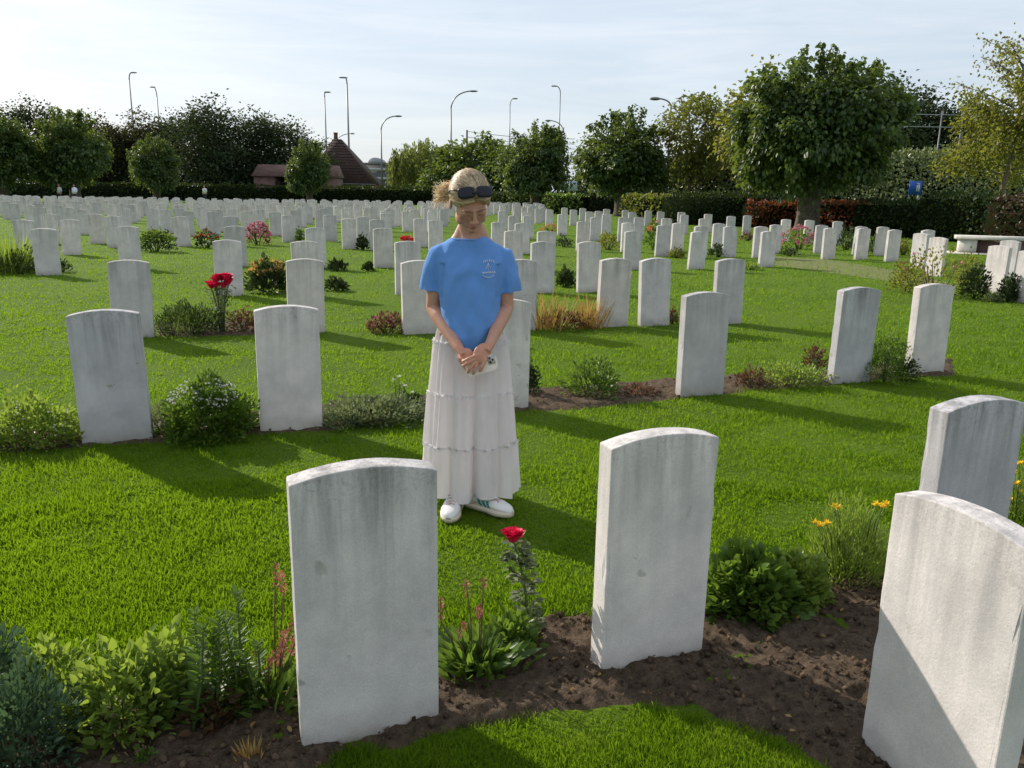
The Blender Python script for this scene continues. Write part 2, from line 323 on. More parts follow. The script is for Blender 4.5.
def vnoise(x, y, s, seed=0):
    """smooth value noise on arrays"""
    x = np.asarray(x) * s + 1000; y = np.asarray(y) * s + 1000
    xi, yi = np.floor(x).astype(np.int64), np.floor(y).astype(np.int64); fx, fy = x - xi, y - yi
    fx = fx * fx * (3 - 2 * fx); fy = fy * fy * (3 - 2 * fy)
    def h(a, b):
        n = (a * 374761393 + b * 668265263 + seed * 974711) & 0x7fffffff
        n = ((n ^ (n >> 13)) * 1274126177) & 0x7fffffff
        return ((n ^ (n >> 16)) & 0xffff) / 65535.0
    return (h(xi, yi) * (1 - fx) + h(xi + 1, yi) * fx) * (1 - fy) + (h(xi, yi + 1) * (1 - fx) + h(xi + 1, yi + 1) * fx) * fy
def poly_dist(P, poly):
    """signed distance (inside positive) of points to a polygon"""
    P = np.asarray(P)[:, :2]; poly = np.asarray(poly)[:, :2]; n = len(poly); ins = np.zeros(len(P), bool); dm = np.full(len(P), 1e9)
    for i in range(n):
        a, b = poly[i], poly[(i + 1) % n]; e = b - a
        t = np.clip(((P - a) @ e) / max(e @ e, 1e-12), 0, 1); d = np.linalg.norm(P - a - t[:, None] * e, axis=1); dm = np.minimum(dm, d)
        c = ((a[1] > P[:, 1]) != (b[1] > P[:, 1])); 
        with np.errstate(divide='ignore', invalid='ignore'):
            xx = (b[0] - a[0]) * (P[:, 1] - a[1]) / (b[1] - a[1]) + a[0]
        ins ^= c & (P[:, 0] < xx)
    return np.where(ins, dm, -dm)
def gpoly(pts):
    a = np.array(pts, float); return gp(a[:, 0], a[:, 1])
BED1 = gpoly([(-140, 720), (0, 700), (100, 690), (200, 682), (300, 668), (440, 645), (540, 616), (600, 612), (700, 600), (830, 575), (890, 556), (1024, 522), (1150, 492), (1250, 560), (1200, 900), (900, 900), (862, 812), (830, 776), (780, 748), (700, 714), (640, 710), (560, 719), (450, 736), (350, 770), (300, 800), (100, 860), (-200, 900)])
BED2 = gpoly([(-80, 428), (0, 425), (60, 421), (160, 414), (260, 411), (380, 399), (470, 392), (530, 388), (600, 384), (660, 379), (740, 373), (830, 367), (900, 362), (955, 359), (958, 376), (900, 379), (830, 386), (750, 392), (700, 398), (620, 407), (560, 412), (470, 414), (415, 417), (330, 431), (260, 436), (155, 444), (60, 450), (0, 455), (-80, 462)])
BED3 = gpoly([(155, 324), (180, 322), (240, 322), (270, 324), (270, 334), (240, 336), (180, 337), (155, 337)])
BEDS = [BED1, BED2, BED3]
def bed_height(x, y):
    return 0.022 * (vnoise(x, y, 5, 1) - 0.35) + 0.024 * (vnoise(x, y, 14, 2) - 0.5) + 0.018 * (vnoise(x, y, 38, 3) - 0.5) + 0.012 * (vnoise(x, y, 85, 15) - 0.5)
for bi, (poly, step) in enumerate(zip(BEDS, (0.014, 0.03, 0.04))):
    lo, hi = poly[:, :2].min(0) - 0.05, poly[:, :2].max(0) + 0.05
    nx, ny = int((hi[0] - lo[0]) / step), int((hi[1] - lo[1]) / step)
    X, Y = np.meshgrid(lo[0] + np.arange(nx) * step, lo[1] + np.arange(ny) * step, indexing='ij')
    P = np.stack([X.ravel(), Y.ravel()], 1); d = poly_dist(P, poly) + 0.05 * (vnoise(P[:, 0], P[:, 1], 9, 4) - 0.5)
    e = np.clip(d / 0.07, 0, 1); z = -0.012 + 0.026 * e + e * bed_height(P[:, 0], P[:, 1])
    keep = (d > -0.02).reshape(nx, ny); idx = np.arange(nx * ny).reshape(nx, ny)
    k = keep[:-1, :-1] & keep[1:, :-1] & keep[1:, 1:] & keep[:-1, 1:]
    a, b, c, dd = idx[:-1, :-1][k], idx[1:, :-1][k], idx[1:, 1:][k], idx[:-1, 1:][k]
    t = np.concatenate([np.stack([a, b, c], 1), np.stack([a, c, dd], 1)])
    used, inv = np.unique(t, return_inverse=True)
    acc = Acc(); acc.add(np.column_stack([P, z])[used], inv.reshape(-1, 3), r=np.full(len(used), .5))
    nclod = (26000, 3500, 150, 150)[bi]                # loose crumbs of earth
    q = np.column_stack([rng.uniform(lo[0], hi[0], nclod), rng.uniform(lo[1], hi[1], nclod)]); q = q[poly_dist(q, poly) > 0.03]
    base = np.array([[1, 0, 0], [-1, 0, 0], [0, 1, 0], [0, -1, 0], [0, 0, 1], [0, 0, -1]], float)
    tri = np.array([(0, 2, 4), (2, 1, 4), (1, 3, 4), (3, 0, 4), (2, 0, 5), (1, 2, 5), (3, 1, 5), (0, 3, 5)])
    for x, y in q:
        s = 0.0025 + 0.0105 * rng.random() ** 4
        v = base * rng.uniform(0.6, 1.5, (6, 1)) * s @ np.array(Matrix.Rotation(rng.random() * 6.28, 3, Vector(rng.normal(size=3))))
        acc.add(v + (x, y, 0.016 + bed_height(x, y) + s * 0.4), tri)
    nl = (260, 60, 0, 0)[bi]                          # dry leaves and twigs lying on it
    q = np.column_stack([rng.uniform(lo[0], hi[0], nl * 2), rng.uniform(lo[1], hi[1], nl * 2)]); q = q[poly_dist(q, poly) > 0.03][:nl] if nl else q[:0]
    if len(q):
        D_ = rng.normal(size=(len(q), 3)) * [1, 1, .15]; l_ = rng.uniform(.008, .028, len(q))
        leaves(acc, np.column_stack([q, 0.024 + bed_height(q[:, 0], q[:, 1])]), D_, rng.normal(size=(len(q), 3)) * .4 + [0, 0, 1], l_, l_ * rng.choice([.12, .5], len(q)), 'oval', mi=1)
    tag(link('flower_bed', acc.mesh('flower_bed', [M_SOIL, M_DRY])), kind='structure')
# worn strip of lawn that crosses on the right
WORN = gpoly([(772, 256), (830, 260), (905, 272), (960, 286), (945, 293), (885, 281), (830, 273), (772, 265)])
def worn_mat():
    m, nt, out = newmat('worn_turf'); P = N(nt, 'ShaderNodeNewGeometry').outputs['Position']
    c = ramp(nt, noise(nt, 6, 7, P, 0.7), [(0.3, (0.08, 0.12, 0.018)), (0.55, (0.14, 0.15, 0.035)), (0.75, (0.20, 0.18, 0.07))])
    p = N(nt, 'ShaderNodeBsdfPrincipled'); nt.links.new(c, p.inputs['Base Color']); p.inputs['Roughness'].default_value = 0.95
    nt.links.new(bumpn(nt, noise(nt, 40, 4, P), 0.8, 0.03), p.inputs['Normal']); nt.links.new(p.outputs[0], out.inputs[0]); return m
def sheet(name, poly, mat, z=0.004, kind='structure'):
    me = bpy.data.meshes.new(name); me.from_pydata([(float(a[0]), float(a[1]), z) for a in poly], [], [list(range(len(poly)))]); me.materials.append(mat)
    return tag(link(name, me), kind=kind)
sheet('worn_path', WORN, worn_mat())

def grass():
    acc = Acc(); n = 760000
    px = rng.uniform(-170, 1190, n); py = 216 + (rng.random(n) ** 0.86) * 690
    G = gp(px, py); x, y = G[:, 0], G[:, 1]
    ok = y > 0.6
    bare = np.zeros(n)
    for b in BEDS:
        d = poly_dist(G, b) + 0.10 * (vnoise(x, y, 7, 9) - 0.5); bare = np.maximum(bare, np.clip((d - 0.0) / 0.05, 0, 1))
    bare = np.maximum(bare, 0.45 * np.clip(poly_dist(G, WORN) / .5, 0, 1))
    ok &= rng.random(n) > bare
    cl = vnoise(x, y, 2.3, 5) * 0.45 + vnoise(x, y, 6.5, 6) * 0.65 + vnoise(x, y, 0.5, 8) * 0.3 - 0.12
    ok &= rng.random(n) < 0.35 + cl
    x, y, cl = x[ok], y[ok], cl[ok]; m = len(x); dist = np.hypot(x, y)
    h = (0.015 + 0.021 * rng.random(m)) * (0.35 + 1.2 * cl); h *= 1 + np.clip(dist - 6, 0, 20) * 0.02
    wd = np.maximum(0.0019, dist / 790 * 1.1) * rng.uniform(0.7, 1.3, m); 
    a = rng.random(m) * 6.283; lean = np.abs(rng.normal(0.75, 0.45, m))
    D = np.stack([np.cos(a) * lean, np.sin(a) * lean, np.ones(m)], 1)
    Nn = np.stack([np.cos(a + rng.normal(0, 1, m)), np.sin(a + rng.normal(0, 1, m)), np.full(m, 0.3)], 1)
    near = dist < 4.2
    P = np.column_stack([x, y, np.full(m, -0.003)]); r = np.clip(rng.random(m) * 0.55 + 0.10 + 0.6 * (vnoise(x, y, 4.5, 12) - 0.45) + 0.5 * (vnoise(x, y, 1.1, 13) - .45) + 0.4 * (vnoise(x, y, 12, 14) - .5), 0, 1)
    leaves(acc, P[~near], D[~near], Nn[~near], h[~near], wd[~near], 'blade', droop=0.15, rnd=r[~near])
    leaves(acc, P[near], D[near], Nn[near], h[near], wd[near], 'bent', droop=0.3, rnd=r[near])
    tag(link('grass', acc.mesh('grass', M_GRASS)), 'short mown bright green lawn grass lit from behind', 'grass', kind='stuff')
grass()

# ------------------------------------------------------------------ headstones
SW, ST, SH, SP = 0.385, 0.078, 0.771, 0.799
def stone_mesh(name, fine, seed):
    random.seed(seed); bm = bmesh.new(); n = 22
    prof = [(-SW / 2, -0.12), (SW / 2, -0.12)]
    for i in range(n + 1):
        u = 1 - 2 * i / n; prof.append((u * SW / 2, SP - (SP - SH) * u * u))
    f = bm.faces.new([bm.verts.new((x, -ST / 2, z)) for x, z in prof])
    r_ = bmesh.ops.extrude_face_region(bm, geom=[f]); bmesh.ops.translate(bm, vec=(0, ST, 0), verts=[v for v in r_['geom'] if isinstance(v, bmesh.types.BMVert)])
    bmesh.ops.recalc_face_normals(bm, faces=bm.faces)
    ed = [e for e in bm.edges if len(e.link_faces) == 2 and e.calc_face_angle(0) > 0.5]
    bmesh.ops.bevel(bm, geom=ed, offset=0.004 if fine else 0.006, segments=2, affect='EDGES', profile=0.6)
    if fine:
        bmesh.ops.triangulate(bm, faces=bm.faces)
        for it in range(4):
            big = [e for e in bm.edges if e.calc_length() > (0.16, 0.08, 0.04, 0.022)[it]]
            if big: bmesh.ops.subdivide_edges(bm, edges=big, cuts=1); bmesh.ops.triangulate(bm, faces=bm.faces)
        off = Vector((seed * 3.1, seed * 1.7, 0))
        for v in bm.verts:
            ex = min(SW / 2 - abs(v.co.x), SP - (SP - SH) * (v.co.x / (SW / 2)) ** 2 - v.co.z); ey = ST / 2 - abs(v.co.y)
            edge = ex < 0.012 and ey < 0.012
            nn = mnoise.noise(v.co * 22 + off); c = max(0, mnoise.noise(v.co * 9 + off * 2) - 0.28)
            d = Vector((-math.copysign(1, v.co.x) if ex < 0.012 else 0, -math.copysign(1, v.co.y) if ey < 0.012 else 0, 0))
            if edge: v.co += d * (0.0008 * (nn + 0.5) + 0.009 * c)
            else: v.co += Vector((0, 0.0006 * nn, 0))
    me = bpy.data.meshes.new(name); bm.to_mesh(me); bm.free(); me.materials.append(M_STONE)
    for p in me.polygons: p.use_smooth = False
    return me
FINE = [stone_mesh('headstone_worn', True, s) for s in (3, 8)]
FINE[0].materials[0] = stone_mat('stained_portland_stone', (0.69, 0.655, 0.675), 1.45)
PLAIN = stone_mesh('headstone', False, 1)
GROUP = 'uniform white headstones in rows on the lawn'
stones = []
def headstone(x, y, rz, label, fine=None, tilt=None, dz=0.0):
    o = bpy.data.objects.new('headstone', PLAIN if fine is None else FINE[fine]); col.objects.link(o)
    t = tilt if tilt else (rng.normal(0, 0.014), rng.normal(0, 0.012))
    o.rotation_euler = (t[0], t[1], R(rz)); o.location = (float(x), float(y), dz - (0.0 if fine is not None else 0.015 * rng.random()))
    stones.append(o); return tag(o, label, 'headstone', GROUP)
def by_corner(px, py, z, rz, side=-1):
    """stone centre from its front left (or right) corner seen at height z"""
    p = gp(px, py, z); c, s = math.cos(R(rz)), math.sin(R(rz)); lx, ly = side * SW / 2, -ST / 2
    return p[0] - (lx * c - ly * s), p[1] - (lx * s + ly * c)
def by_mid(px, py, z, rz=20):
    p = gp(px, py, z); c, s = math.cos(R(rz)), math.sin(R(rz)); ly = -ST / 2
    return p[0] + ly * s, p[1] - ly * c
headstone(*by_mid(373, 737, 0, 21), 21, 'grey weathered headstone with dark streaks, largest, left of the red rose', 0, (0.0, 0.0))
headstone(*by_mid(653, 663, 0, 22), 22, 'clean headstone standing on bare brown soil right of the single red rose', 1, (0.0, 0.0), -.015)
headstone(*by_corner(860, 745, 0, -70), -70, 'sunlit headstone in the bottom right corner with a slanting shadow across its face', 1, (0.0, 0.0), -.018)
headstone(*by_corner(948, 421, SH, 22), 22, 'headstone partly hidden behind the sunlit corner headstone at the right edge', 0, (0.0, 0.0), .028)
headstone(*by_mid(118, 443, 0, 18), 18, 'headstone left of the round white topped bush in the second row', 0)
headstone(*by_mid(292, 431, 0, 19), 19, 'headstone right of the round white topped bush in the second row', 1)
headstone(*by_mid(503, 411, 0, 20), 20, 'headstone almost entirely hidden behind the woman in the white skirt')
headstone(*by_mid(702, 396, 0, 20), 20, 'sunlit edged headstone at the end of the brown soil strip in the second row', 1)
headstone(*by_mid(851, 383, 0, 20), 20, 'headstone between the low yellow green ground cover and the rounded green bush', 0)
headstone(*by_mid(927, 375, 0, 20), 20, 'headstone at the right end of the second row beside the rounded green bush', 1)
row3 = [((134, 338), 'headstone behind the leftmost second row headstone, beside the dark lavender clump'),
        ((307, 333), 'headstone right behind the second row headstone with the tall pink flower beside it'),
        ((421, 334), 'headstone just behind the blue sleeved elbow on the left of the woman'),
        ((520, 331), 'headstone just behind the woman on her right side, left of the dry grass'),
        ((613, 327), 'headstone immediately right of the dry orange grass tuft in the third row'),
        ((655, 326), 'headstone with grey lichen blotches, second right of the dry orange grass'),
        ((728, 324), 'headstone behind the second row headstone that ends the soil strip')]
for (px, py), lb in row3: headstone(*by_mid(px, py, 0, 20), 20, lb)
ORD = ['first', 'second', 'third', 'fourth', 'fifth', 'sixth', 'seventh', 'eighth', 'ninth', 'tenth', 'eleventh', 'twelfth', 'thirteenth', 'fourteenth', 'fifteenth', 'sixteenth', 'seventeenth', 'eighteenth', 'nineteenth', 'twentieth', 'twenty-first', 'twenty-second', 'twenty-third', 'twenty-fourth', 'twenty-fifth', 'twenty-sixth', 'twenty-seventh', 'twenty-eighth', 'twenty-ninth', 'thirtieth']
bands = {   # top of each stone in the photo, row by row from the front
 'fourth': [(43, 227.5), (127, 225), (226, 239), (305, 240), (408, 240), (544, 240.5), (591, 240.5)],
 'fifth': [(22, 219), (68, 218), (235, 225), (315, 226.5), (383, 227), (514, 229.5), (547, 230), (634, 230), (699, 230.5), (770, 230)],
 'sixth': [(48, 212.7), (80, 208.5), (95, 213), (113, 215), (181, 215), (230, 215), (288, 214), (330, 214), (349, 217.7), (377, 218.5), (421, 217.5), (436, 219), (499, 221), (523, 221.5), (584, 220.5), (629, 221.5), (664, 224), (679, 222), (702, 225), (720, 222), (732, 225), (762, 225.5), (832, 226.8), (865, 227.2), (896, 228.5)],
 'seventh': [(165, 208.5), (201, 206), (217, 208.5), (256, 209), (296, 209), (320, 209), (363, 215.5), (386, 212), (514, 214.5), (529, 214.5), (563, 213), (596, 216), (607, 213), (624, 216.5), (640, 216), (668, 217), (685, 213.5), (705, 217.5), (709, 213), (732, 215), (748, 214.5), (777, 223.5), (787, 218), (810, 219), (823, 224), (839, 220), (862, 225), (884, 225.5), (930, 229)],
 'eighth': [(135, 202.5), (182, 203), (251, 204.5), (275, 202.5), (327, 204), (338, 205), (398, 207.5), (411, 207.5), (433, 206.5), (444, 208), (503, 210), (527, 211.5), (539, 207.5), (550, 208.5), (574, 208.5), (590, 210.5), (599, 210), (626, 209), (633, 211), (649, 209.5), (661, 210.5), (682, 211)],
 'ninth': [(503, 205), (517, 206), (525, 206), (531, 206.5), (544, 206.5), (565, 206.5), (583, 207), (607, 208)]}
for bn, lst in bands.items():
    for i, (px, py) in enumerate(sorted(lst)):
        x, y = by_mid(px, py + 1.0, SP - 0.005, 20)
        where = 'far left' if px < 130 else 'left of the woman' if px < 440 else 'right of the woman' if px < 720 else 'near the big tree on the right'
        headstone(x, y, 20 + rng.normal(0, 1.2), f'{ORD[i]} headstone from the left in the {bn} row, {where}')
for px, py, lb in ((1022, 303, 'sunlit headstone cut by the right edge of the photo beyond the dark bush'), (991, 293, 'sunlit headstone with dark shaded side behind the dark bush on the right'),
                   (1003, 281, 'sunlit headstone standing in front of the end of the stone bench'), (916, 269, 'sunlit headstone behind the pale rose bush, leftmost of the right hand plot'),
                   (932, 276, 'low looking sunlit headstone half covered by the pale rose bush')):
    headstone(*by_mid(px, py, 0, -68), -68, lb)
# the dense far rows towards the dark hedge on the left
ca, sa = math.cos(R(15)), math.sin(R(15))
far = []
for k, Y0 in enumerate([29, 32.5, 36, 39.5, 43, 46.5, 50, 53.5, 57, 60.5, 64, 67.5, 71, 75]):
    for j in range(-90, 80):
        u = j * 0.92 + 0.3 * (k % 2) + rng.normal(0, 0.05)
        x, y = u * ca, Y0 + u * sa
        if y < 26: continue
        px = 512 + 790 * x / y
        if not (-8 < px < (540 if y > 50 else 445)): continue
        if rng.random() < (0.3 if y < 34 else 0.12): continue
        if any((x - s.location.x) ** 2 + (y - s.location.y) ** 2 < 0.7 for s in stones): continue
        far.append((y, x))
far.sort(); nf = 298 - len(stones)
for y, x in far[:nf]:
    headstone(x, y, 20 + rng.normal(0, 1), 'tiny pale headstone packed in the crowded rows before the dark clipped hedge, left half', dz=0.0)
sv = np.array([v.co[:] for v in PLAIN.vertices]); PLAIN.calc_loop_triangles(); stri = np.array([t.vertices[:] for t in PLAIN.loop_triangles])
acc = Acc(); c20, s20 = math.cos(R(20)), math.sin(R(20))
for y, x in far[nf:]: acc.add(np.column_stack([sv[:, 0] * c20 - sv[:, 1] * s20 + x, sv[:, 0] * s20 + sv[:, 1] * c20 + y, sv[:, 2]]), stri)
tag(link('headstone', acc.mesh('headstones_far', M_STONE)), 'mass of the farthest pale headstones merging into a band under the hedge', 'headstones', kind='stuff')
print('STONES', len(stones))

# ------------------------------------------------------------------ trees
def gx(px, Y): return (at(px, 195, Y)[0], Y)
def smooth_noise_dir(D, s, seed):            # lumpy radius for a crown
    return np.array([mnoise.noise(Vector((float(d[0]) * s + seed, float(d[1]) * s, float(d[2]) * s))) for d in D])
def crown_acc(acc, c, rad, nclump, per, leaf, clump, seed, inner=0.45, shoots=0, droop=0.35, low=0.0, kind='diamond', shootlen=1.0, mi=0, aspect=0.75):
    """leaf clumps through a lumpy ellipsoid crown"""
    c = np.array(c, float); rad = np.array(rad, float)
    D = rdirs(nclump); lump = 1 + 0.42 * smooth_noise_dir(D, 1.9, seed) + 0.26 * smooth_noise_dir(D, 4.5, seed + 9)
    rr = (inner + (1 - inner) * rng.random(nclump) ** 0.45) * lump
    C = D * rr[:, None]
    if low: C[:, 2] = np.maximum(C[:, 2], -low + 0.1 * rng.random(nclump))
    C = c + C * rad
    for q, d in zip(C, D):
        n = int(per * rng.uniform(0.6, 1.4)); off = rng.normal(size=(n, 3)) * clump * np.array([1, 1, 0.75]); P = q + off
        out = unit(d * 0.9 + off / clump * 0.35 + rng.normal(size=(n, 3)) * 0.5); out[:, 2] -= droop
        nn = unit(rng.normal(size=(n, 3)) * 0.6 + d * 0.5 + np.array([0, 0, 0.9]))
        ll = leaf * rng.uniform(0.65, 1.3, n)
        leaves(acc, P, out, nn, ll, ll * aspect, kind, droop=0.12, mi=mi, rnd=np.clip(rng.random(n) * 0.8 + rng.normal(0.1, 0.12), 0, 1))
    for i in range(shoots):
        a = rng.random() * 6.283; r0 = math.sqrt(rng.random()) * 0.8; d = np.array([math.cos(a) * r0, math.sin(a) * r0, math.sqrt(max(0, 1 - r0 * r0)) * 0.9])
        p = c + d * rad; dr = unit(d * np.array([0.8, 0.8, 0.6]) + np.array([0, 0, 0.75])); ln = shootlen * rng.uniform(0.4, 1.0)
        tube(acc, [p, p + dr * ln * .5, p + dr * ln], [0.02, 0.015, 0.006], 4, mi=1)
        n = int(26 * ln / 0.8); tt = rng.random(n); P = p + dr * ln * tt[:, None] + rng.normal(size=(n, 3)) * 0.07
        ll = leaf * rng.uniform(0.6, 1.1, n); leaves(acc, P, unit(rdirs(n) + dr * 0.4 - [0, 0, 0.3]), rdirs(n) + [0, 0, 0.6], ll, ll * aspect, kind, droop=0.1, mi=mi)
def trunk_mesh(name, h, r0, crown_c, crown_r, nlimb, mat, knob=1.0, seed=0):
    acc = Acc(); rs = np.random.default_rng(seed); n = 9
    t = np.linspace(0, 1, n); P = np.column_stack([0.06 * np.sin(t * 3 + seed), 0.06 * np.cos(t * 2 + seed), t * h - 0.1])
    tube(acc, P, r0 * (1.0 + 0.35 * np.exp(-t * 9) + 0.18 * knob * np.exp(-((t - 1) / .16) ** 2)) * (1 - 0.12 * t), 14)
    for i in range(nlimb):
        a = i * 6.283 / nlimb + rs.normal(0, .25); e = rs.uniform(0.25, 1.2)
        d = np.array([math.cos(a) * math.cos(e), math.sin(a) * math.cos(e), math.sin(e)]); p0 = P[-1] - [0, 0, 0.15]; p1 = np.array(crown_c) + d * np.array(crown_r) * 0.78
        m = (p0 + p1) / 2 + rs.normal(size=3) * 0.12 * np.linalg.norm(p1 - p0) * 0.5 + [0, 0, 0.12 * np.linalg.norm(p1 - p0)]
        k = np.linspace(0, 1, 6)[:, None]; Q = (1 - k) ** 2 * p0 + 2 * k * (1 - k) * m + k ** 2 * p1
        tube(acc, Q, np.linspace(r0 * 0.38, 0.025, 6), 6)
        for j in range(2):
            q = Q[3 + j]; dd = unit(d + rs.normal(size=3) * 0.6); tube(acc, [q, q + dd * 0.5 * crown_r[0] * 0.5, q + dd * crown_r[0] * 0.45 + [0, 0, .1]], [r0 * 0.12, r0 * .07, 0.012], 5)
    return acc.mesh(name, mat, smooth=True)
def plant_tree(name, loc, crown_me, trunk_me, label, cat, scale=1.0, rz=0.0, group=None, sz=None):
    o = empty(name, loc, label, cat, group, rz); o.scale = (scale, scale, scale * (sz or 1))
    link('trunk', trunk_me, o); link('crown', crown_me, o); return o
# pollarded limes: the big one near, the rest share two crowns
LIMEG = 'pollarded lime trees round the burial ground'
cr_c, cr_r = (0, 0, 4.6), (3.9, 3.9, 3.0)
def lime_crown(seed, c, r, n0, per, leaf, clump, kind, nlobe, nshoot):
    """pollard head: a drooping mass broken into lobes, long shoots on top"""
    a = Acc(); c = np.array(c, float); r = np.array(r, float)
    crown_acc(a, c - [0, 0, .15], r * .80, n0, per, leaf, clump, seed, 0.3, 0, 0.55, 1.05, kind)
    for i in range(nlobe):
        an = i * 2.4 + seed; e = rng.uniform(-.65, .75); d = np.array([math.cos(an) * math.cos(e), math.sin(an) * math.cos(e), math.sin(e)])
        rl = r * rng.uniform(.20, .36); crown_acc(a, c + d * r * rng.uniform(.74, .92) - [0, 0, .1], rl * [1, 1, 1.25], int(n0 * .10), per, leaf, clump * .62, seed + i * 3.3, 0.2, 0, .75, 0, kind)
    for i in range(nshoot):
        an = rng.random() * 6.283; r0 = .85 * math.sqrt(rng.random()); d = np.array([math.cos(an) * r0, math.sin(an) * r0, math.sqrt(1 - r0 * r0)]); p = c + d * r * .80
        dr = unit(d * [1.1, 1.1, .5] + [0, 0, .75]); ln = r[2] * rng.uniform(.22, .52); k = np.linspace(0, 1, 5)[:, None]; Q = p + dr * ln * k - np.array([0, 0, .25 * ln]) * k ** 2 * r0
        tube(a, Q, np.linspace(.03, .008, 5), 5, mi=1); m = int(62 * ln / .8 * (.23 / leaf)); u = rng.random(m) ** .8
        P = p + dr * ln * u[:, None] - np.array([0, 0, .25 * ln]) * (u ** 2 * r0)[:, None] + rng.normal(size=(m, 3)) * (.17 - .08 * u)[:, None] * leaf / .23
        ll = leaf * rng.uniform(.6, 1.15, m); leaves(a, P, unit(rdirs(m) - [0, 0, .5]), rdirs(m) + [0, 0, .6], ll, ll * .8, kind, droop=.05)
    return a
a1 = lime_crown(3.1, cr_c, cr_r, 300, 46, .23, .36, 'oval', 20, 30)
big_crown = a1.mesh('lime_crown_large', [M_LIME, M_BARK])
big_trunk = trunk_mesh('lime_trunk_large', 3.0, 0.58, cr_c, cr_r, 9, M_BARK, 1.0, 2)
b = at(806, 226, 38.0)
plant_tree('lime_tree', (b[0], 38.0, 0), big_crown, big_trunk, 'largest pollarded lime tree with thick trunk and spiky top, right of centre', 'tree', 0.91, rz=0.7, sz=1.09, group=LIMEG)
crowns, trunks = [], []
for s in (5.7, 11.2):
    a = lime_crown(s, (0, 0, 4.7), (3.5, 3.5, 3.5), 190, 40, .30, .40, 'diamond', 16, 22); crowns.append(a.mesh('lime_crown', [M_LIME, M_BARK]))
    trunks.append(trunk_mesh('lime_trunk', 2.5, 0.6, (0, 0, 4.7), (3.5, 3.5, 3.5), 7, M_BARK, 1.0, int(s)))
for i, (px, Y, sc_, lb, sz) in enumerate([
        (621, 62, 0.88, 'lime tree with leaning top shoots, first left of the biggest lime', 1.0),
        (536, 76, 0.90, 'lime tree just right of the woman with a blue sign beside it', 1.0),
        (310, 96, 0.64, 'small round lime tree standing in front of the dark brown roofed house', 1.28),
        (157, 96, 0.72, 'round lime tree standing alone, second from the left of the hedge line', 1.18),
        (76, 84, 0.92, 'broad lime tree with sunlit left edge above two distant visitors', 1.12),
        (2, 80, 0.98, 'lime tree cut by the left edge of the photo', 0.98)]):
    plant_tree('lime_tree', (*gx(px, Y), 0), crowns[i % 2], trunks[i % 2], lb, 'tree', sc_, rng.random() * 6, LIMEG, sz)
def wood_crown(seed, rad, z, mat, n=210, per=34, leaf=0.40, inner=0.4, clump=0.75, shoots=0, low=1.0):
    a = Acc(); crown_acc(a, (0, 0, z), rad, n, per, leaf, clump, seed, inner, shoots, 0.25, low, 'diamond', 1.6); return a.mesh('wood_crown', [mat, M_BARK])
wc = [wood_crown(21, (4.6, 4.6, 6.0), 7.2, M_WOOD), wood_crown(22, (4.2, 4.2, 6.4), 7.4, M_WOODB), wood_crown(23, (5.0, 5.0, 5.4), 6.8, M_WOOD), wood_crown(24, (3.6, 3.6, 7.2), 7.8, M_WOOD)]
wt = trunk_mesh('wood_trunk', 4.0, 0.28, (0, 0, 7), (4, 4, 6), 6, M_BARK, 0, 4)
WG = 'dark trees of the wood behind the hedge'
# left wood: (pixel of middle, pixel of top, distance, crown, words)
for px, ty, Y, k, lb in [
        (-18, 100, 118, 0, 'dark wood tree at the left edge behind the limes'), (28, 97, 116, 3, 'tallest dark tree at the far left of the wood, ragged top'),
        (58, 110, 122, 1, 'brownish wood tree directly behind the broad lime'), (92, 108, 120, 1, 'brownish wood tree between the two left limes'),
        (122, 106, 124, 2, 'dark wood tree under the leftmost tall lamp post'), (150, 106, 124, 1, 'brown tinged wood tree behind the second lime from the left'),
        (180, 103, 122, 0, 'dark wood tree just left of the tallest dense green tree'), (204, 96, 112, 3, 'tallest dense dark green tree in the middle of the left wood'),
        (232, 104, 116, 2, 'dense dark green tree right of the tallest tree in the left wood'), (258, 108, 118, 3, 'dark tree above the long low brick shed'),
        (282, 108, 122, 0, 'dark rounded tree behind the shed, left of the house'), (304, 122, 126, 2, 'last dark tree of the left wood beside the house roof'),
        (-60, 108, 118, 2, 'dark wood tree just outside the left edge'), (75, 118, 128, 2, 'dark tree deep in the wood behind the broad lime'), (135, 118, 130, 0, 'dark tree deep in the wood under the left lamp posts'), (220, 118, 128, 2, 'dark tree deep in the wood behind the tallest tree')]:
    top = at(px, ty, Y); s = top[2] / 15.8
    plant_tree('dark_tree', (top[0], Y, 0), wc[k], wt, lb, 'tree', s * 1.22, rng.random() * 6, WG, 1 / 1.22)
# right wood behind the ivy hedge
for px, ty, Y, k, lb in [(880, 100, 92, 0, 'dark tree right of the biggest lime, behind the tall ivy hedge'), (906, 97, 95, 3, 'dark pointed tree above the blue sign on the right'),
                         (935, 100, 96, 2, 'dark tree beside the white gantry rails on the right'), (962, 108, 94, 0, 'dark tree behind the airy yellowing tree'),
                         (1000, 112, 92, 1, 'brownish dark tree at the right edge behind the ivy hedge'), (1040, 112, 92, 2, 'dark tree just outside the right edge'),
                         (850, 108, 96, 2, 'dark tree hidden mostly behind the biggest lime crown'), (745, 118, 92, 2, 'dark tree in the gap between the autumn tree and the biggest lime')]:
    top = at(px, ty, Y); s = top[2] / 13.4
    plant_tree('dark_tree', (top[0], Y, 0), wc[k], wt, lb, 'tree', s * 1.1, rng.random() * 6, 'dark trees behind the tall ivy hedge', 1 / 1.1)
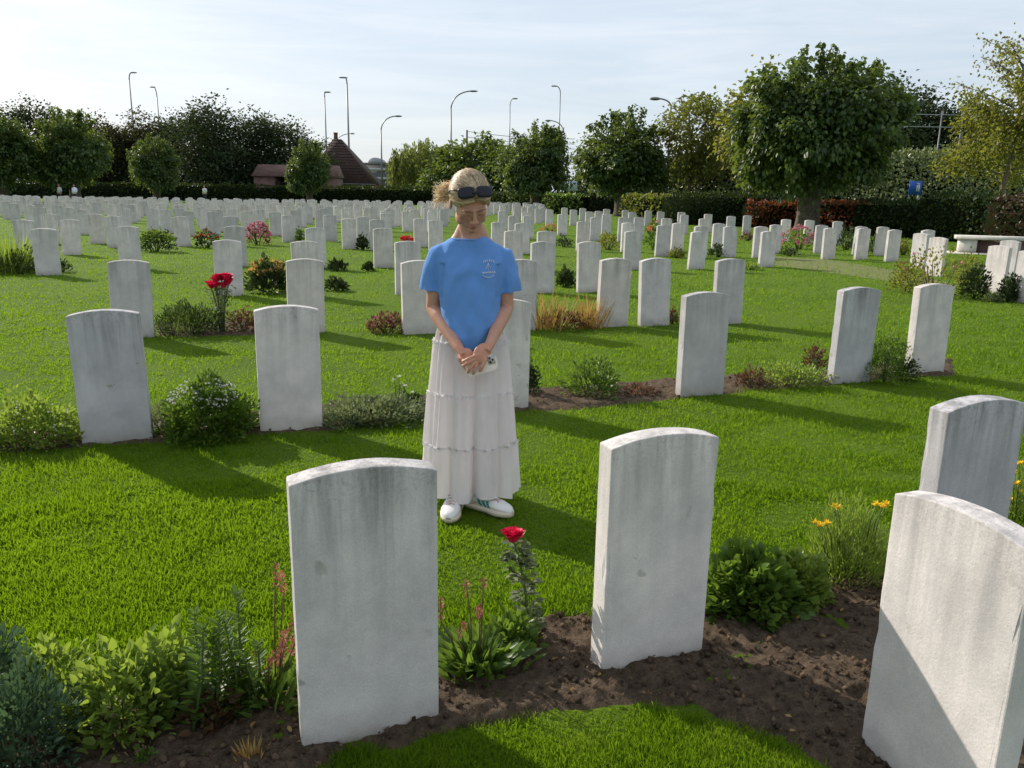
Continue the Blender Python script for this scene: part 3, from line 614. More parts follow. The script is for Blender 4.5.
# autumn trees behind the ivy hedge
def mid_crown(seed, rad, z, mat, n, per, leaf, clump, shoots=8, inner=0.25, low=1.0, kind='diamond'):
    a = Acc(); crown_acc(a, (0, 0, z), rad, n, per, leaf, clump, seed, inner, shoots, 0.4, low, kind, 0.9); return a.mesh('autumn_crown', [mat, M_BARK2])
def two_stem(h, r, seed):
    a = Acc()
    for dx in (-0.35, 0.35):
        t = np.linspace(0, 1, 8); tube(a, np.column_stack([dx * (1 + 0.4 * t), 0.1 * np.sin(t * 4 + dx), t * h]), r * (1 - 0.6 * t), 8)
        for j in range(7):
            z = h * (0.4 + 0.08 * j); an = j * 2.2 + dx; q = np.array([dx * 1.3, 0, z]); tube(a, [q, q + [math.cos(an) * 1.0, math.sin(an) * 1.0, 0.9], q + [math.cos(an) * 1.9, math.sin(an) * 1.9, 1.4]], [r * .4, r * .25, 0.02], 5)
    return a.mesh('two_stem_trunk', M_BARK, smooth=True)
b = at(690, 96, 62); b[0] = gx(694, 62)[0]; plant_tree('autumn_tree', (b[0], 62, 0), mid_crown(31, (2.9, 2.9, 3.1), 6.2, M_AUT, 150, 34, 0.30, 0.42), two_stem(7.2, 0.16, 1), 'two stemmed olive green autumn tree, second tree left of the biggest lime', 'tree', b[2] / 9.3)
b = at(742, 77, 56); b[0] = gx(744, 56)[0]; plant_tree('autumn_tree', (b[0] + 0.6, 56, 0), mid_crown(32, (2.7, 2.7, 3.2), 6.4, M_YEL, 130, 34, 0.30, 0.42), two_stem(7.0, 0.13, 2), 'rusty yellow tree peeping out left of the biggest lime crown', 'tree', b[2] / 9.7)
# airy yellowing tree on the right
def airy():
    a = Acc(); tr = Acc(); t = np.linspace(0, 1, 12)
    T = np.column_stack([0.25 * np.sin(t * 5), 0.15 * np.cos(t * 4), t * 8.2]); tube(tr, T, 0.17 * (1 - 0.85 * t), 9)
    tips = []
    for j in range(34):
        z = 2.6 + 5.4 * (j / 33.0) ** 0.9; an = j * 2.4 + rng.normal(0, .3); ln = (3.3 - 0.26 * max(0, z - 3.5)) * rng.uniform(0.65, 1.1)
        q = T[min(11, int(z / 8.2 * 11))].copy(); q[2] = z; rise = 0.15 + 0.10 * (z - 2.6)
        d = np.array([math.cos(an), math.sin(an), rise]); pts = [q, q + d * ln * .4 + [0, 0, .15], q + d * ln * .75 + [0, 0, .15], q + d * ln - [0, 0, .12 * max(0, 5 - z)]]
        tube(tr, pts, [0.05, 0.035, 0.02, 0.008], 5)
        for i in range(9):
            u = rng.uniform(0.3, 1.0); p = q + d * ln * u + [0, 0, .08]; e = unit(d * .5 + rng.normal(size=3)); l2 = rng.uniform(0.35, 0.8); tube(tr, [p, p + e * l2 * .5, p + e * l2], [0.013, 0.009, 0.004], 4); tips.append((p + e * l2 * 0.6, z))
    for p, z in tips:
        n = int(rng.uniform(0.5, 1.2) * (70 if z < 5.6 else 16)); P = p + rng.normal(size=(n, 3)) * (0.33 if z < 5.6 else 0.26)
        ll = 0.19 * rng.uniform(0.6, 1.2, n); leaves(a, P, unit(rdirs(n) - [0, 0, 0.6]), rdirs(n) + [0, 0, .6], ll, ll * .7, 'diamond', droop=0.1, rnd=np.clip(rng.random(n) * 0.75 + (0.25 if z > 5.6 else 0.05), 0, 1))
    return a.mesh('airy_crown', [M_YEL]), tr.mesh('airy_trunk', M_BARK2, smooth=True)
ac, at_ = airy(); b = at(1003, 36, 40); b[0] = at(1003, 196, 40)[0]; plant_tree('birch_like_tree', (b[0], 40, 0), ac, at_, 'airy yellowing tree with thin bare top twigs at the right edge', 'tree', b[2] / 9.3, 1.0)
# weeping willow and rounded bushes behind the hedge near the woman's head
def willow():
    a = Acc()
    for i in range(150):
        d = rdirs(1)[0]; d[2] = abs(d[2]); r = 0.55 + 0.45 * rng.random(); p = np.array([0, 0, 4.4]) + d * r * np.array([4.2, 3.2, 3.3]); ln = rng.uniform(1.5, p[2] - 0.6 if p[2] > 2.6 else 1.8); n = int(ln * 24); t = rng.random(n)
        P = p + np.column_stack([rng.normal(0, .16, n) + d[0] * .4 * t, rng.normal(0, .16, n), -ln * t]); ll = rng.uniform(0.3, 0.55, n)
        leaves(a, P, np.column_stack([rng.normal(0, .25, n), rng.normal(0, .25, n), -np.ones(n)]), rdirs(n), ll, ll * 0.3, 'diamond')
    return a.mesh('willow_crown', M_WILLOW)
bt = trunk_mesh('short_trunk', 1.6, 0.2, (0, 0, 3), (1.6, 1.6, 1.6), 5, M_BARK, 0, 8)
b = at(424, 134, 118); plant_tree('willow_tree', (b[0], 118, 0), willow(), bt, 'pale green weeping willow behind the hedge, left of the woman', 'tree', b[2] / 7.7, 0.3, sz=1.0)
bush1 = mid_crown(41, (3.0, 3.0, 2.9), 3.1, M_LIME, 120, 32, 0.42, 0.45, 5, 0.35)
for px, ty, Y, lb in [(449, 146, 108, 'rounded dark bush tree right of the willow'), (481, 137, 104, 'dark bush tree directly behind the woman head'), (506, 146, 100, 'dark bush tree between the woman head and the next lime'), (588, 166, 110, 'low dark bush tree in the gap between the two limes'), (606, 172, 104, 'low bush tree hidden behind the second lime')]:
    b = at(px, ty, Y); plant_tree('bush_tree', (b[0], Y, 0), bush1, bt, lb, 'tree', b[2] / 6.4, rng.random() * 6, 'bushy trees behind the hedge')

# ------------------------------------------------------------------ hedges
def hedge(name, pts, h, thick, mat, label, leaf=0.1, dens=60, cat='hedge', top_rough=0.06, hs=None, slope=0.0):
    """clipped hedge along a ground line: dark inside, leaf skin"""
    acc = Acc(); pts = [np.array(p, float) for p in pts]
    for i in range(len(pts) - 1):
        a, b_ = pts[i], pts[i + 1]; e = b_ - a; Ln = np.linalg.norm(e); e /= Ln; nrm = np.array([-e[1], e[0]])
        h0, h1 = (hs[i], hs[i + 1]) if hs else (h, h); hm = min(h0, h1)
        cc = (a + b_) / 2 + nrm * slope * hm; box(acc, (*cc, hm * .46), (Ln / 2 + thick * .2, thick * .36, hm * .46), math.atan2(e[1], e[0]), mi=1)
        for side in ('f', 'b', 't'):
            area = Ln * (h if side != 't' else thick); n = int(min(42000, area * dens * (0.5 if side == 'b' else 1)))
            u = rng.random(n) * Ln; hh = h0 + (h1 - h0) * u / Ln; bump_ = (vnoise(u, np.zeros(n), 1.3, i + 5) - .5) * 0.16
            if side == 't': v = (rng.random(n) - .5) * thick + slope * hh; z = hh + rng.normal(0, top_rough, n) + bump_ * .6; no = np.array([0, 0, 1.0])
            else:
                sg = 1 if side == 'b' else -1; z = rng.random(n) * hh; v = sg * (thick / 2 + rng.normal(0, 0.05, n) + (vnoise(u, z, 1.8, 3) - .5) * 0.2); no = np.array([*(nrm * sg), 0.25 + slope]); v = v + slope * z * (sg < 0) + slope * hh * (sg > 0) + (rng.normal(0, .16, n) if slope else 0)
            P = np.column_stack([a[0] + e[0] * u + nrm[0] * v, a[1] + e[1] * u + nrm[1] * v, z]); ll = leaf * rng.uniform(0.6, 1.4, n)
            leaves(acc, P, unit(rdirs(n) + no * 0.6 + [0, 0, .15]), unit(rdirs(n) * .8 + no), ll, ll * .7, 'diamond', rnd=np.clip(rng.random(n) * .7 + vnoise(u, z, 1.1, 7) * .4, 0, 1))
    return tag(link(name, acc.mesh(name, [mat, M_HCORE])), label, cat)
hedge('clipped_hedge', [gx(-60, 106), gx(445, 102)], 1.95, 1.2, M_HEDGE, 'long low dark clipped hedge behind the far rows on the left', 0.32, 22)
hedge('clipped_hedge', [gx(444, 100), gx(545, 80), gx(575, 74)], 1.55, 1.0, M_HEDGE, 'short dark hedge on both sides of the lime next to the woman', 0.24, 40)
hedge('clipped_hedge', [gx(548, 66), gx(585, 64)], 1.5, 0.9, M_GREEN, 'bright green hedge piece between two limes right of the woman', 0.2, 50)
hedge('clipped_hedge', [gx(574, 73), gx(642, 68)], 1.6, 0.9, M_HEDGE, 'dark hedge seen in the gap between the two limes right of the woman', 0.22, 45)
hedge('clipped_hedge', [gx(628, 52), gx(672, 48)], 1.5, 0.9, M_AUT, 'green and brown mottled hedge piece at the foot of the second lime', 0.18, 60)
hedge('clipped_hedge', [gx(668, 46), gx(765, 43.5)], 1.62, 1.0, M_HEDGE, 'dark green clipped hedge left of the biggest lime trunk', 0.16, 90)
hedge('clipped_hedge', [gx(748, 43), gx(800, 42)], 1.25, 0.9, M_BEECH, 'copper red beech hedge left of the biggest lime trunk', 0.15, 110)
hedge('clipped_hedge', [gx(800, 42), gx(868, 39)], 1.35, 0.9, M_BEECH, 'copper red beech hedge right of the biggest lime trunk', 0.15, 110)
hedge('clipped_hedge', [gx(866, 36), gx(936, 33)], 1.42, 1.0, M_HEDGE, 'dark hedge behind the headstones right of the copper beech', 0.13, 120)
hedge('clipped_hedge', [gx(934, 32.4), gx(1004, 29.5)], 1.72, 1.1, M_HEDGE, 'taller dark hedge behind the stone bench', 0.13, 120)
hedge('clipped_hedge', [gx(1002, 29), gx(1090, 26)], 1.6, 1.0, M_BEECHD, 'brown hedge at the right edge behind the stone bench', 0.13, 120)
hedge('ivy_hedge', [gx(632, 66), gx(760, 60), gx(900, 56), gx(1100, 52)], 4.2, 2.2, M_IVY, 'tall pale green ivy covered bank behind the right hedges', 0.22, 120, 'hedge', 0.2, [4.2, 4.4, 4.6, 4.9], 0.75)

# ------------------------------------------------------------------ buildings behind the hedge
M_TILE = simple('brown_roof_tiles', (0.060, 0.036, 0.030), 0.85, var=0.35, scale=3)
M_BRICK = simple('brown_brick', (0.11, 0.055, 0.042), 0.9, var=0.3, scale=2.5)
M_PINKB = simple('pinkish_brick', (0.17, 0.10, 0.085), 0.9, var=0.25, scale=2)
M_WHITE = simple('white_paint', (0.72, 0.72, 0.70), 0.5, var=0.06)
M_GLASS = simple('dark_window_glass', (0.02, 0.022, 0.026), 0.15)
M_GREYM = simple('grey_steel_pole', (0.20, 0.20, 0.20), 0.45, 0.5, var=0.1)
M_DARK = simple('dark_gap', (0.02, 0.02, 0.02), 0.8)
M_CONC = simple('pale_concrete', (0.33, 0.34, 0.35), 0.8, var=0.12, scale=2)
M_DKGREY = simple('dark_grey_cladding', (0.08, 0.085, 0.095), 0.6, var=0.15, scale=2)
def prism(acc, ring0, ring1, mi=0):
    n = len(ring0); v = list(ring0) + list(ring1); t = []
    for k in range(n):
        a, b = k, (k + 1) % n; t += [(a, b, b + n), (a, b + n, a + n)]
    for k in range(1, n - 1): t += [(0, k + 1, k), (n, n + k, n + k + 1)]
    acc.add(v, t, mi=mi)
def rect(x0, x1, y0, y1, z): return [(x0, y0, z), (x1, y0, z), (x1, y1, z), (x0, y1, z)]
HY = 130.0; hx = gx(341, HY)[0]
h_ = empty('brick_house', (hx, HY, 0), 'dark brown house with a big steep roof and a chimney behind the hedge', 'house')
a = Acc(); prism(a, rect(-5.2, 5.2, 0, 9, 0), rect(-5.2, 5.2, 0, 9, 2.7)); link('wall', a.mesh('house_wall', M_BRICK), h_)
a = Acc(); prism(a, rect(-5.6, 5.4, -.5, 9.5, 2.72), rect(-1.9, -.6, 4.0, 5.0, 9.75))
for k in range(16):
    f_ = (k + .5) / 16; box(a, (-5.6 + 3.7 * f_ + (11.0 - 9.7 * f_) / 2, -.5 + 4.5 * f_ - .04, 2.74 + 7.0 * f_), ((11.0 - 9.7 * f_) / 2, .05, .05))
rf = link('roof', a.mesh('house_roof', M_TILE), h_)
a = Acc(); box(a, (-1.5, 4.5, 9.95), (.27, .27, .75)); box(a, (-1.5, 4.5, 10.74), (.33, .33, .05)); link('chimney', a.mesh('chimney', M_BRICK), rf)
wn = Acc(); 
for dx in (-.95, .95): box(wn, (2.3 + dx, -.04, 1.85), (.07, .05, .55))
for dz in (-.55, 0.55): box(wn, (2.3, -.04, 1.85 + dz), (1.02, .05, .06))
wf = link('window', wn.mesh('house_window_frame', M_WHITE), h_); a = Acc(); box(a, (2.3, -.01, 1.85), (.88, .03, .48)); link('pane', a.mesh('house_pane', M_GLASS), wf)
a = Acc(); box(a, (0, -.62, 2.66), (5.7, .08, .07)); link('gutter', a.mesh('gutter', M_GREYM), h_)
sx = gx(286, 108.5)[0]
sh = empty('long_shed', (sx, 108.5, 0), 'long low pinkish brick shed with a dark opening left of the house', 'shed')
a = Acc(); prism(a, rect(-4.2, -1.4, 0, 6, 0), rect(-4.2, -1.4, 0, 6, 3.3)); prism(a, rect(4.6, 6.4, 0, 6, 0), rect(4.6, 6.4, 0, 6, 3.3)); box(a, (1.6, 5.5, 1.6), (3.0, .3, 1.6)); link('wall', a.mesh('shed_wall', M_PINKB), sh)
a = Acc(); prism(a, rect(-4.4, 6.6, -.4, 6.2, 3.3), rect(-4.4, 6.6, 2.8, 3.2, 4.9)); link('roof', a.mesh('shed_roof', M_PINKB), sh)
a = Acc(); box(a, (1.6, .3, 2.5), (3.0, .12, .08)); box(a, (1.6, .3, 1.2), (3.0, .1, .05))
for k in range(5): box(a, (-1.1 + k * 1.35, .3, 1.25), (.07, .1, 1.25))
link('gate', a.mesh('shed_gate', M_DARK), sh)
ox = gx(389, 190)[0]
ob = empty('office_building', (ox, 190, 0), 'grey modern building with pale horizontal bands and a rounded roof plant room', 'building')
a = Acc(); prism(a, rect(-7, 9, 0, 12, 0), rect(-7, 9, 0, 12, 7.6)); link('wall', a.mesh('office_wall', M_DKGREY), ob)
a = Acc()
for z in (2.6, 4.6, 6.6): box(a, (1.0, -.1, z), (8.1, .15, .28))
link('band', a.mesh('office_bands', M_CONC), ob)
a = Acc(); prism(a, rect(-7.2, 9.2, -.3, 12.3, 7.6), rect(-7.2, 9.2, -.3, 12.3, 8.1)); box(a, (6, 3, 8.7), (.04, .04, .6)); rf = link('roof', a.mesh('office_roof', M_DKGREY), ob)
a = Acc(); ph = np.linspace(0, math.pi, 9); prism(a, [(-3.2 + 1.7 * math.cos(p), 1, 8.1 + 1.2 * math.sin(p)) for p in ph], [(-3.2 + 1.7 * math.cos(p), 7, 8.1 + 1.2 * math.sin(p)) for p in ph]); link('plant_room', a.mesh('plant_room', M_CONC), rf)
# ------------------------------------------------------------------ street lamps, poles, cables, signs
LG = 'tall street lamps on the road beyond'
def lamp(pole, head, Y, label, r=0.11, curve=None):
    """pole top and lamp head given where they stand out against the sky"""
    p = at(*pole, Y); q = at(*head, Y); bx_ = p[0] - (pole[0] * 0)
    o = empty('street_lamp', (p[0], Y, 0), label, 'street lamp', LG)
    a = Acc(); tube(a, [(0, 0, 0), (0, 0, p[2] * .5), (0, 0, p[2])], [r, r * .85, r * .62], 8); link('pole', a.mesh('lamp_pole', M_GREYM, True), o)
    d = np.array([q[0] - p[0], 0, q[2] - p[2]]); t = np.linspace(0, 1, 10)[:, None]
    m = np.array([d[0] * .12, 0, d[2] * .9]); Q = np.array([0, 0, p[2]]) + 2 * t * (1 - t) * m + t * t * d
    a = Acc(); tube(a, Q, r * .6, 6); link('arm', a.mesh('lamp_arm', M_GREYM, True), o)
    s = 1 if d[0] >= 0 else -1; L_ = max(0.45, r * 4.2)
    a = Acc(); ellipsoid(a, Q[-1] + [s * L_ * .5, 0, -.02], (L_, .24, .13), nu=10, nv=6); link('lamp_head', a.mesh('lamp_head', M_GREYM, True), o)
    return o
lamp((129.2, 80), (131.3, 72.5), 150, 'leftmost tall street lamp above the left wood', 0.17)
lamp((157, 97), (154, 87), 160, 'short looking street lamp second from the left above the wood', 0.15)
lamp((324.6, 97), (325.4, 92), 140, 'straight street lamp just left of the house chimney', 0.15)
lamp((347, 84), (345.5, 77.5), 140, 'tallest straight street lamp above the house roof', 0.19)
lamp((335, 145), (351, 133.5), 150, 'low curved street lamp mostly hidden behind the house roof', 0.11)
lamp((381, 130), (396, 116), 118, 'curved street lamp standing right of the house with its arm to the right', 0.14)
lamp((451, 108), (471, 91), 112, 'tall curved street lamp above the bushes, left of the woman head', 0.15)
lamp((510, 106), (513.5, 98.5), 150, 'thin street lamp left of the lime beside the woman', 0.13)
lamp((560.3, 92), (556, 86), 150, 'thin tall street lamp right of the lime beside the woman', 0.15)
lamp((564, 132), (550, 120.5), 120, 'short curved street lamp with its arm pointing left over the lime', 0.12)
lamp((671, 106), (658, 98.5), 64, 'street lamp with pale pole behind the two stemmed autumn tree', 0.10)
up = at(467, 130, 125); o = empty('utility_pole', (up[0], 125, 0), 'dark utility pole carrying wires to the right, left of the woman head', 'utility pole')
a = Acc(); tube(a, [(0, 0, 0), (0, 0, up[2])], [.17, .13], 8); link('pole', a.mesh('utility_post', M_BARK, True), o)
a = Acc()
for k, dz in enumerate((-.2, -1.0, -1.7)):
    e = at(575, 139 + 5 * k, 125) - np.array([up[0], 125, 0]); t = np.linspace(0, 1, 12)[:, None]; p0 = np.array([0, 0, up[2] + dz])
    tube(a, p0 * (1 - t) + np.array([e[0], 0, e[2]]) * t - np.array([0, 0, 1.2]) * t * (1 - t), 0.035, 4)
link('wire', a.mesh('wires', M_DARK), o)
g0, g1 = at(893, 120, 84), at(966, 120, 84)
o = empty('gantry_rail', ((g0[0] + g1[0]) / 2, 84, 0), 'pale double guard rail with posts in front of the dark trees on the right', 'guard rail')
hw = (g1[0] - g0[0]) / 2; z1, z2 = at(925, 114.5, 84)[2], at(925, 126.8, 84)[2]
for z in (z1, z2): a = Acc(); box(a, (0, 0, z), (hw, .03, .035)); link('rail', a.mesh('gantry_rail', M_CONC), o)
for px in (899, 942, 963): a = Acc(); box(a, (at(px, 120, 84)[0] - (g0[0] + g1[0]) / 2, .12, (z1 + .4) / 2), (.055, .05, (z1 + .4) / 2)); link('post', a.mesh('gantry_post', M_GREYM), o)
M_BLUE = simple('blue_sign_face', (0.012, 0.085, 0.42), 0.4, var=0.08)
M_LBLUE = simple('pale_sign_face', (0.38, 0.45, 0.52), 0.45, var=0.06)
def sign(px, y0, y1, x0, x1, Y, mat, label, marks, two=False):
    a0, a1 = at(x0, y0, Y), at(x1, y1, Y); cx = (a0[0] + a1[0]) / 2; o = empty('road_sign', (cx, Y, 0), label, 'road sign')
    hw, hh, cz = abs(a1[0] - a0[0]) / 2, abs(a0[2] - a1[2]) / 2, (a0[2] + a1[2]) / 2
    a = Acc(); box(a, (0, 0, cz), (hw, .03, hh)); pn = link('sign_panel', a.mesh('sign_panel', mat), o)
    if marks:
        a = Acc()
        for (mx_, mz, mw, mh) in marks: box(a, (mx_ * hw, -.036, cz + mz * hh), (mw * hw, .004, mh * hh))
        link('marking', a.mesh('sign_marks', M_WHITE), pn)
    for sx_ in ((-.8, .8) if two else (-.75,)):
        a = Acc(); tube(a, [(sx_ * hw, .08, 0), (sx_ * hw, .08, cz + hh)], .045, 8); link('post', a.mesh('sign_post', M_GREYM, True), o)
sign(515, 179, 194, 508, 523, 86, M_BLUE, 'blue road sign beside the lime just right of the woman head', [])
sign(570, 181, 191, 565, 577, 92, M_LBLUE, 'pale grey blue road sign between the two limes right of the woman', [(-.3, .1, .12, .5), (.35, .1, .2, .35)])
sign(915, 181, 195, 910, 920.5, 48, M_BLUE, 'small blue sign with a white mark in front of the ivy bank on the right', [(.25, .15, .10, .62), (.55, .0, .10, .5), (.4, .55, .25, .1)], True)
# stone bench
o = empty('stone_bench', (*gp(987, 253)[:2], 0), 'long white stone bench in front of the dark hedge at the right edge', 'bench', rz=R(-20))
o.location = (14.35, 23.6, 0)
a = Acc(); box(a, (0.5, 0, .47), (1.75, .26, .055)); link('seat', a.mesh('bench_seat', M_BENCH), o)
for x in (-.92, 1.9): a = Acc(); box(a, (x, 0, .2), (.23, .2, .214)); link('leg', a.mesh('bench_leg', M_BENCH), o)
a = Acc(); box(a, (.5, .08, .19), (1.18, .05, .19)); link('back_panel', a.mesh('bench_panel', M_PINKB), o)
a = Acc(); box(a, (0.5, -.1, .012), (1.95, .55, .02)); link('plinth', a.mesh('bench_plinth', M_BENCH), o)

# ------------------------------------------------------------------ bed plants
def leafball(acc, c, r, n, leaf, asp=0.6, up=0.4, kind='oval', seed=0.0, hollow=0.35, droop=0.15, mi=0):
    D = rdirs(n); D[:, 2] = np.abs(D[:, 2]) * 1.1 - 0.1; rr = hollow + (1 - hollow) * rng.random(n) ** .5
    rr *= 1 + 0.55 * np.array([mnoise.noise(Vector(d * 2.6) + Vector((seed, 0, 0))) for d in D])
    P = np.asarray(c) + D * rr[:, None] * np.asarray(r); P[:, 2] = np.maximum(P[:, 2], 0.01)
    ll = leaf * rng.uniform(.6, 1.3, n); leaves(acc, P, unit(D * .9 + rdirs(n) * .6 + [0, 0, up]), unit(rdirs(n) * .7 + [0, 0, 1.0]), ll, ll * asp, kind, droop=droop * leaf, mi=mi)
def bloom(acc, c, r, n=26, up=0.2, mi=0):
    c = np.asarray(c, float); ellipsoid(acc, c + [0, 0, r * .25], (r * .5, r * .5, r * .52), nu=10, nv=7)
    n2 = n // 2
    for k in range(n2):                     # upright inner petals wrapped round the heart
        an = k * 2.4; e = .25 + .55 * k / n2; o_ = np.array([math.cos(an), math.sin(an), 0]); p = c + o_ * r * (.18 + .34 * k / n2) - [0, 0, r * .1]
        leaves(acc, p[None], (o_ * math.sin(e) * .7 + [0, 0, 1])[None], -o_[None] + rng.normal(size=(1, 3)) * .15, r * rng.uniform(.75, .95), r * .8, 'oval', fold=.25, droop=.05 * r)
    for k in range(n):
        t = (k + .5) / n; an = k * 2.4; tilt = 0.10 + 1.0 * t
        d = np.array([[math.cos(an) * math.sin(tilt), math.sin(an) * math.sin(tilt), math.cos(tilt)]]); p = np.asarray(c)[None] + d * r * .25 * t
        nn = np.array([[-math.cos(an) * math.cos(tilt), -math.sin(an) * math.cos(tilt), math.sin(tilt)]]); l_ = r * (0.75 + .35 * t)
        leaves(acc, p, d + rng.normal(size=(1, 3)) * .12, nn, l_, l_ * 1.15, 'oval', fold=.22, droop=-.12 * l_, mi=mi)
def plant(name, px, py, label, cat='plant', group=None):
    p = gp(px, py); return empty(name, (p[0], p[1], 0.0), label, cat, group), math.hypot(p[0], p[1])
def stems(acc, n, rx, ry, h, r=0.003):
    for i in range(n):
        a = rng.random() * 6.28; q = np.array([math.cos(a) * rx, math.sin(a) * ry, h * rng.uniform(.6, .95)]) * np.array([math.sqrt(rng.random())] * 2 + [1]); tube(acc, [(q[0] * .3, q[1] * .3, 0), (q[0] * .7, q[1] * .7, q[2] * .55), q], [r, r * .8, r * .5], 4)
def shrub(px, py, wpx, hpx, mat, leaf, label, n=None, name='bed_plant', asp=.6, flowers=None, kind='oval', depth=.8, stemmat=None, group=None, cat='plant', up=.4, zc=0.0):
    o, dist = plant(name, px, py, label, cat, group); k = dist / F_PX; rx, h = wpx * k / 2, hpx * k
    n = int(n * (1.0 if dist < 2.6 else 1.8)) if n else int(np.clip(5 * rx * h / (leaf * leaf * asp) , 60, 2500))
    a = Acc(); leafball(a, (0, rx * .2, h * (.12 + zc)), (rx, rx * depth, h * (.86 - zc)), n, leaf, asp, up, kind, px * .1); link('foliage', a.mesh('foliage', mat), o)
    a = Acc(); stems(a, 9, rx * .7, rx * .5, h * .8, max(.003, .0006 * dist)); link('stem', a.mesh('stems', stemmat or M_STEM), o)
    if flowers:
        fm, fn, fr, zlo = flowers; a = Acc(); fn = fn if fn > 30 or dist > 9 else min(fn, 14)
        for i in range(fn):
            d = rdirs(1)[0]; d[2] = zlo + (1 - zlo) * abs(d[2]); d = d / np.linalg.norm(d); c = np.array([0, rx * .2, h * .12]) + d * np.array([rx, rx * depth, h * .9]) * rng.uniform(.9, 1.08)
            m = 6; leaves(a, np.repeat(c[None], m, 0), unit(rdirs(m) + d), rdirs(m) + d, fr, fr * .8, 'diamond', fold=.1)
            if fn <= 30: link('flower', a.mesh('flower', fm), o); a = Acc()
        if fn > 30: link('flower', a.mesh('flowers', fm), o)
    return o
def tuft(px, py, wpx, hpx, mat, label, n=260, bw=.006, name='grass_tuft', flowers=None, lean=.5, droop=.25):
    o, dist = plant(name, px, py, label); k = dist / F_PX; rx, h = wpx * k / 2, hpx * k
    P = np.column_stack([rng.normal(0, rx * .45, n), rng.normal(0, rx * .35, n), np.zeros(n)]); D = np.column_stack([P[:, 0] / rx * lean + rng.normal(0, .25, n), P[:, 1] / rx * lean + rng.normal(0, .25, n), np.ones(n)])
    a = Acc(); leaves(a, P, D, rdirs(n), h * rng.uniform(.5, 1.05, n), bw * rng.uniform(.7, 1.3, n), 'bent', droop=droop * h * .5); link('blade', a.mesh('blades', mat), o)
    if flowers:
        fm, fn, fr = flowers; a = Acc()
        for i in range(fn):
            j = rng.integers(n); c = P[j] + unit(D[j]) * h * rng.uniform(.85, 1.05); m = 8; leaves(a, np.repeat(c[None], m, 0), unit(rdirs(m) + [0, 0, .6]), rdirs(m) + [0, 0, .6], fr, fr * .7, 'diamond', fold=.1)
        link('flower', a.mesh('flowers', fm), o)
    return o
def spike(acc, base, d, ln, r, mi=0):
    """a bottlebrush flower spike of many tiny bracts"""
    d = unit(np.asarray(d, float)); n = int(ln / .0022); t = rng.random(n); th = rng.random(n) * 6.283
    A = unit(np.cross(d, [0.3, .9, .1])); B = np.cross(d, A); o_ = np.cos(th)[:, None] * A + np.sin(th)[:, None] * B
    prof = np.sin(np.clip(t * .9 + .1, 0, 1) * math.pi) ** .5; P = np.asarray(base) + d * (t * ln)[:, None] + o_ * (r * .5 * prof)[:, None]
    leaves(acc, P, unit(o_ + d * .7), d, .011, .006, 'diamond', mi=mi)
def spike_plant(px, py, label, specs, nleaf, lw, lh, leafmat_=M_GREEN, leaf=.10):
    o, dist = plant('knotweed_plant', px, py, label, 'flowering plant'); p0 = np.array(o.location)
    a = Acc(); n = nleaf; P = np.column_stack([rng.normal(0, lw * .4, n), rng.normal(0, lw * .3, n), rng.random(n) * lh * .35]); D = np.column_stack([P[:, 0] / lw * 1.6 + rng.normal(0, .4, n), P[:, 1] / lw * 1.2 + rng.normal(0, .4, n), rng.uniform(.4, 1.6, n)])
    ll = leaf * rng.uniform(.7, 1.4, n); leaves(a, P, D, np.column_stack([rng.normal(0, .4, n), -np.ones(n) * .3, np.ones(n)]), ll, ll * .3, 'oval', fold=.2, droop=leaf * .35); link('foliage', a.mesh('foliage', leafmat_), o)
    st = Acc()
    for (bx, by, tx, ty, ln) in specs:       # spike from its lower to its upper end as seen in the photo
        b0 = at(bx, by, p0[1] + rng.normal(0, .04)) - p0; b1 = at(tx, ty, p0[1] + rng.normal(0, .04)) - p0; f = Acc(); spike(f, b0, b1 - b0, np.linalg.norm(b1 - b0), .012); link('flower_spike', f.mesh('flower_spike', M_SPIKE), o)
        tube(st, [(b0[0] * .4, b0[1] * .4, 0), b0 * .75 + [0, 0, -.01], b0, b1], [.0028, .0024, .002, .0012], 5)
    link('stem', st.mesh('stems', M_STEMB), o); return o
# front bed
shrub(16, 768, 108, 88, M_BLUEG, .026, 'bluish green bushy plant in the bottom left corner', 2300, asp=.4)
shrub(-34, 704, 100, 70, M_BLUEG, .035, 'bluish green plant cut by the left edge of the photo', 700, asp=.45)
shrub(118, 735, 125, 82, M_LIGHT, .036, 'low bright green leafy plant at the front of the left bed', 1100, asp=.62)
shrub(165, 712, 90, 75, M_LIGHT, .034, 'mid green leafy plant behind the bright low one in the left bed', 800, asp=.6)
shrub(50, 690, 70, 45, M_LIGHT, .03, 'small pale leafy plant at the lawn edge in the left bed', 420, asp=.6)
def tall_leafy(px, py, hpx, label, mat, leaf, n, nst=1, spread=.04):
    o, dist = plant('leafy_plant', px, py, label); h = hpx * dist / F_PX; a, st = Acc(), Acc()
    for s_ in range(nst):
        b0 = np.array([rng.normal(0, spread), rng.normal(0, spread * .6), 0]); top = b0 + [rng.normal(0, spread), rng.normal(0, .02), h * rng.uniform(.75, 1.0)]; tube(st, [b0, (b0 + top) / 2 + [.01, 0, 0], top], [.005, .004, .002], 5)
        t = np.linspace(.12, 1, n); an = np.arange(n) * 2.4 + s_ + rng.normal(0, .5, n); P = b0 + (top - b0) * t[:, None]; D = np.column_stack([np.cos(an), np.sin(an), .35 + .5 * t]); ll = leaf * (1.15 - .55 * t) * rng.uniform(.5, 1.2, n)
        leaves(a, P, D, np.tile([0, 0, 1.0], (n, 1)) + rng.normal(0, .2, (n, 3)), ll, ll * .42, 'oval', droop=leaf * .25)
    link('foliage', a.mesh('foliage', mat), o); link('stem', st.mesh('stems', M_STEM), o); return o
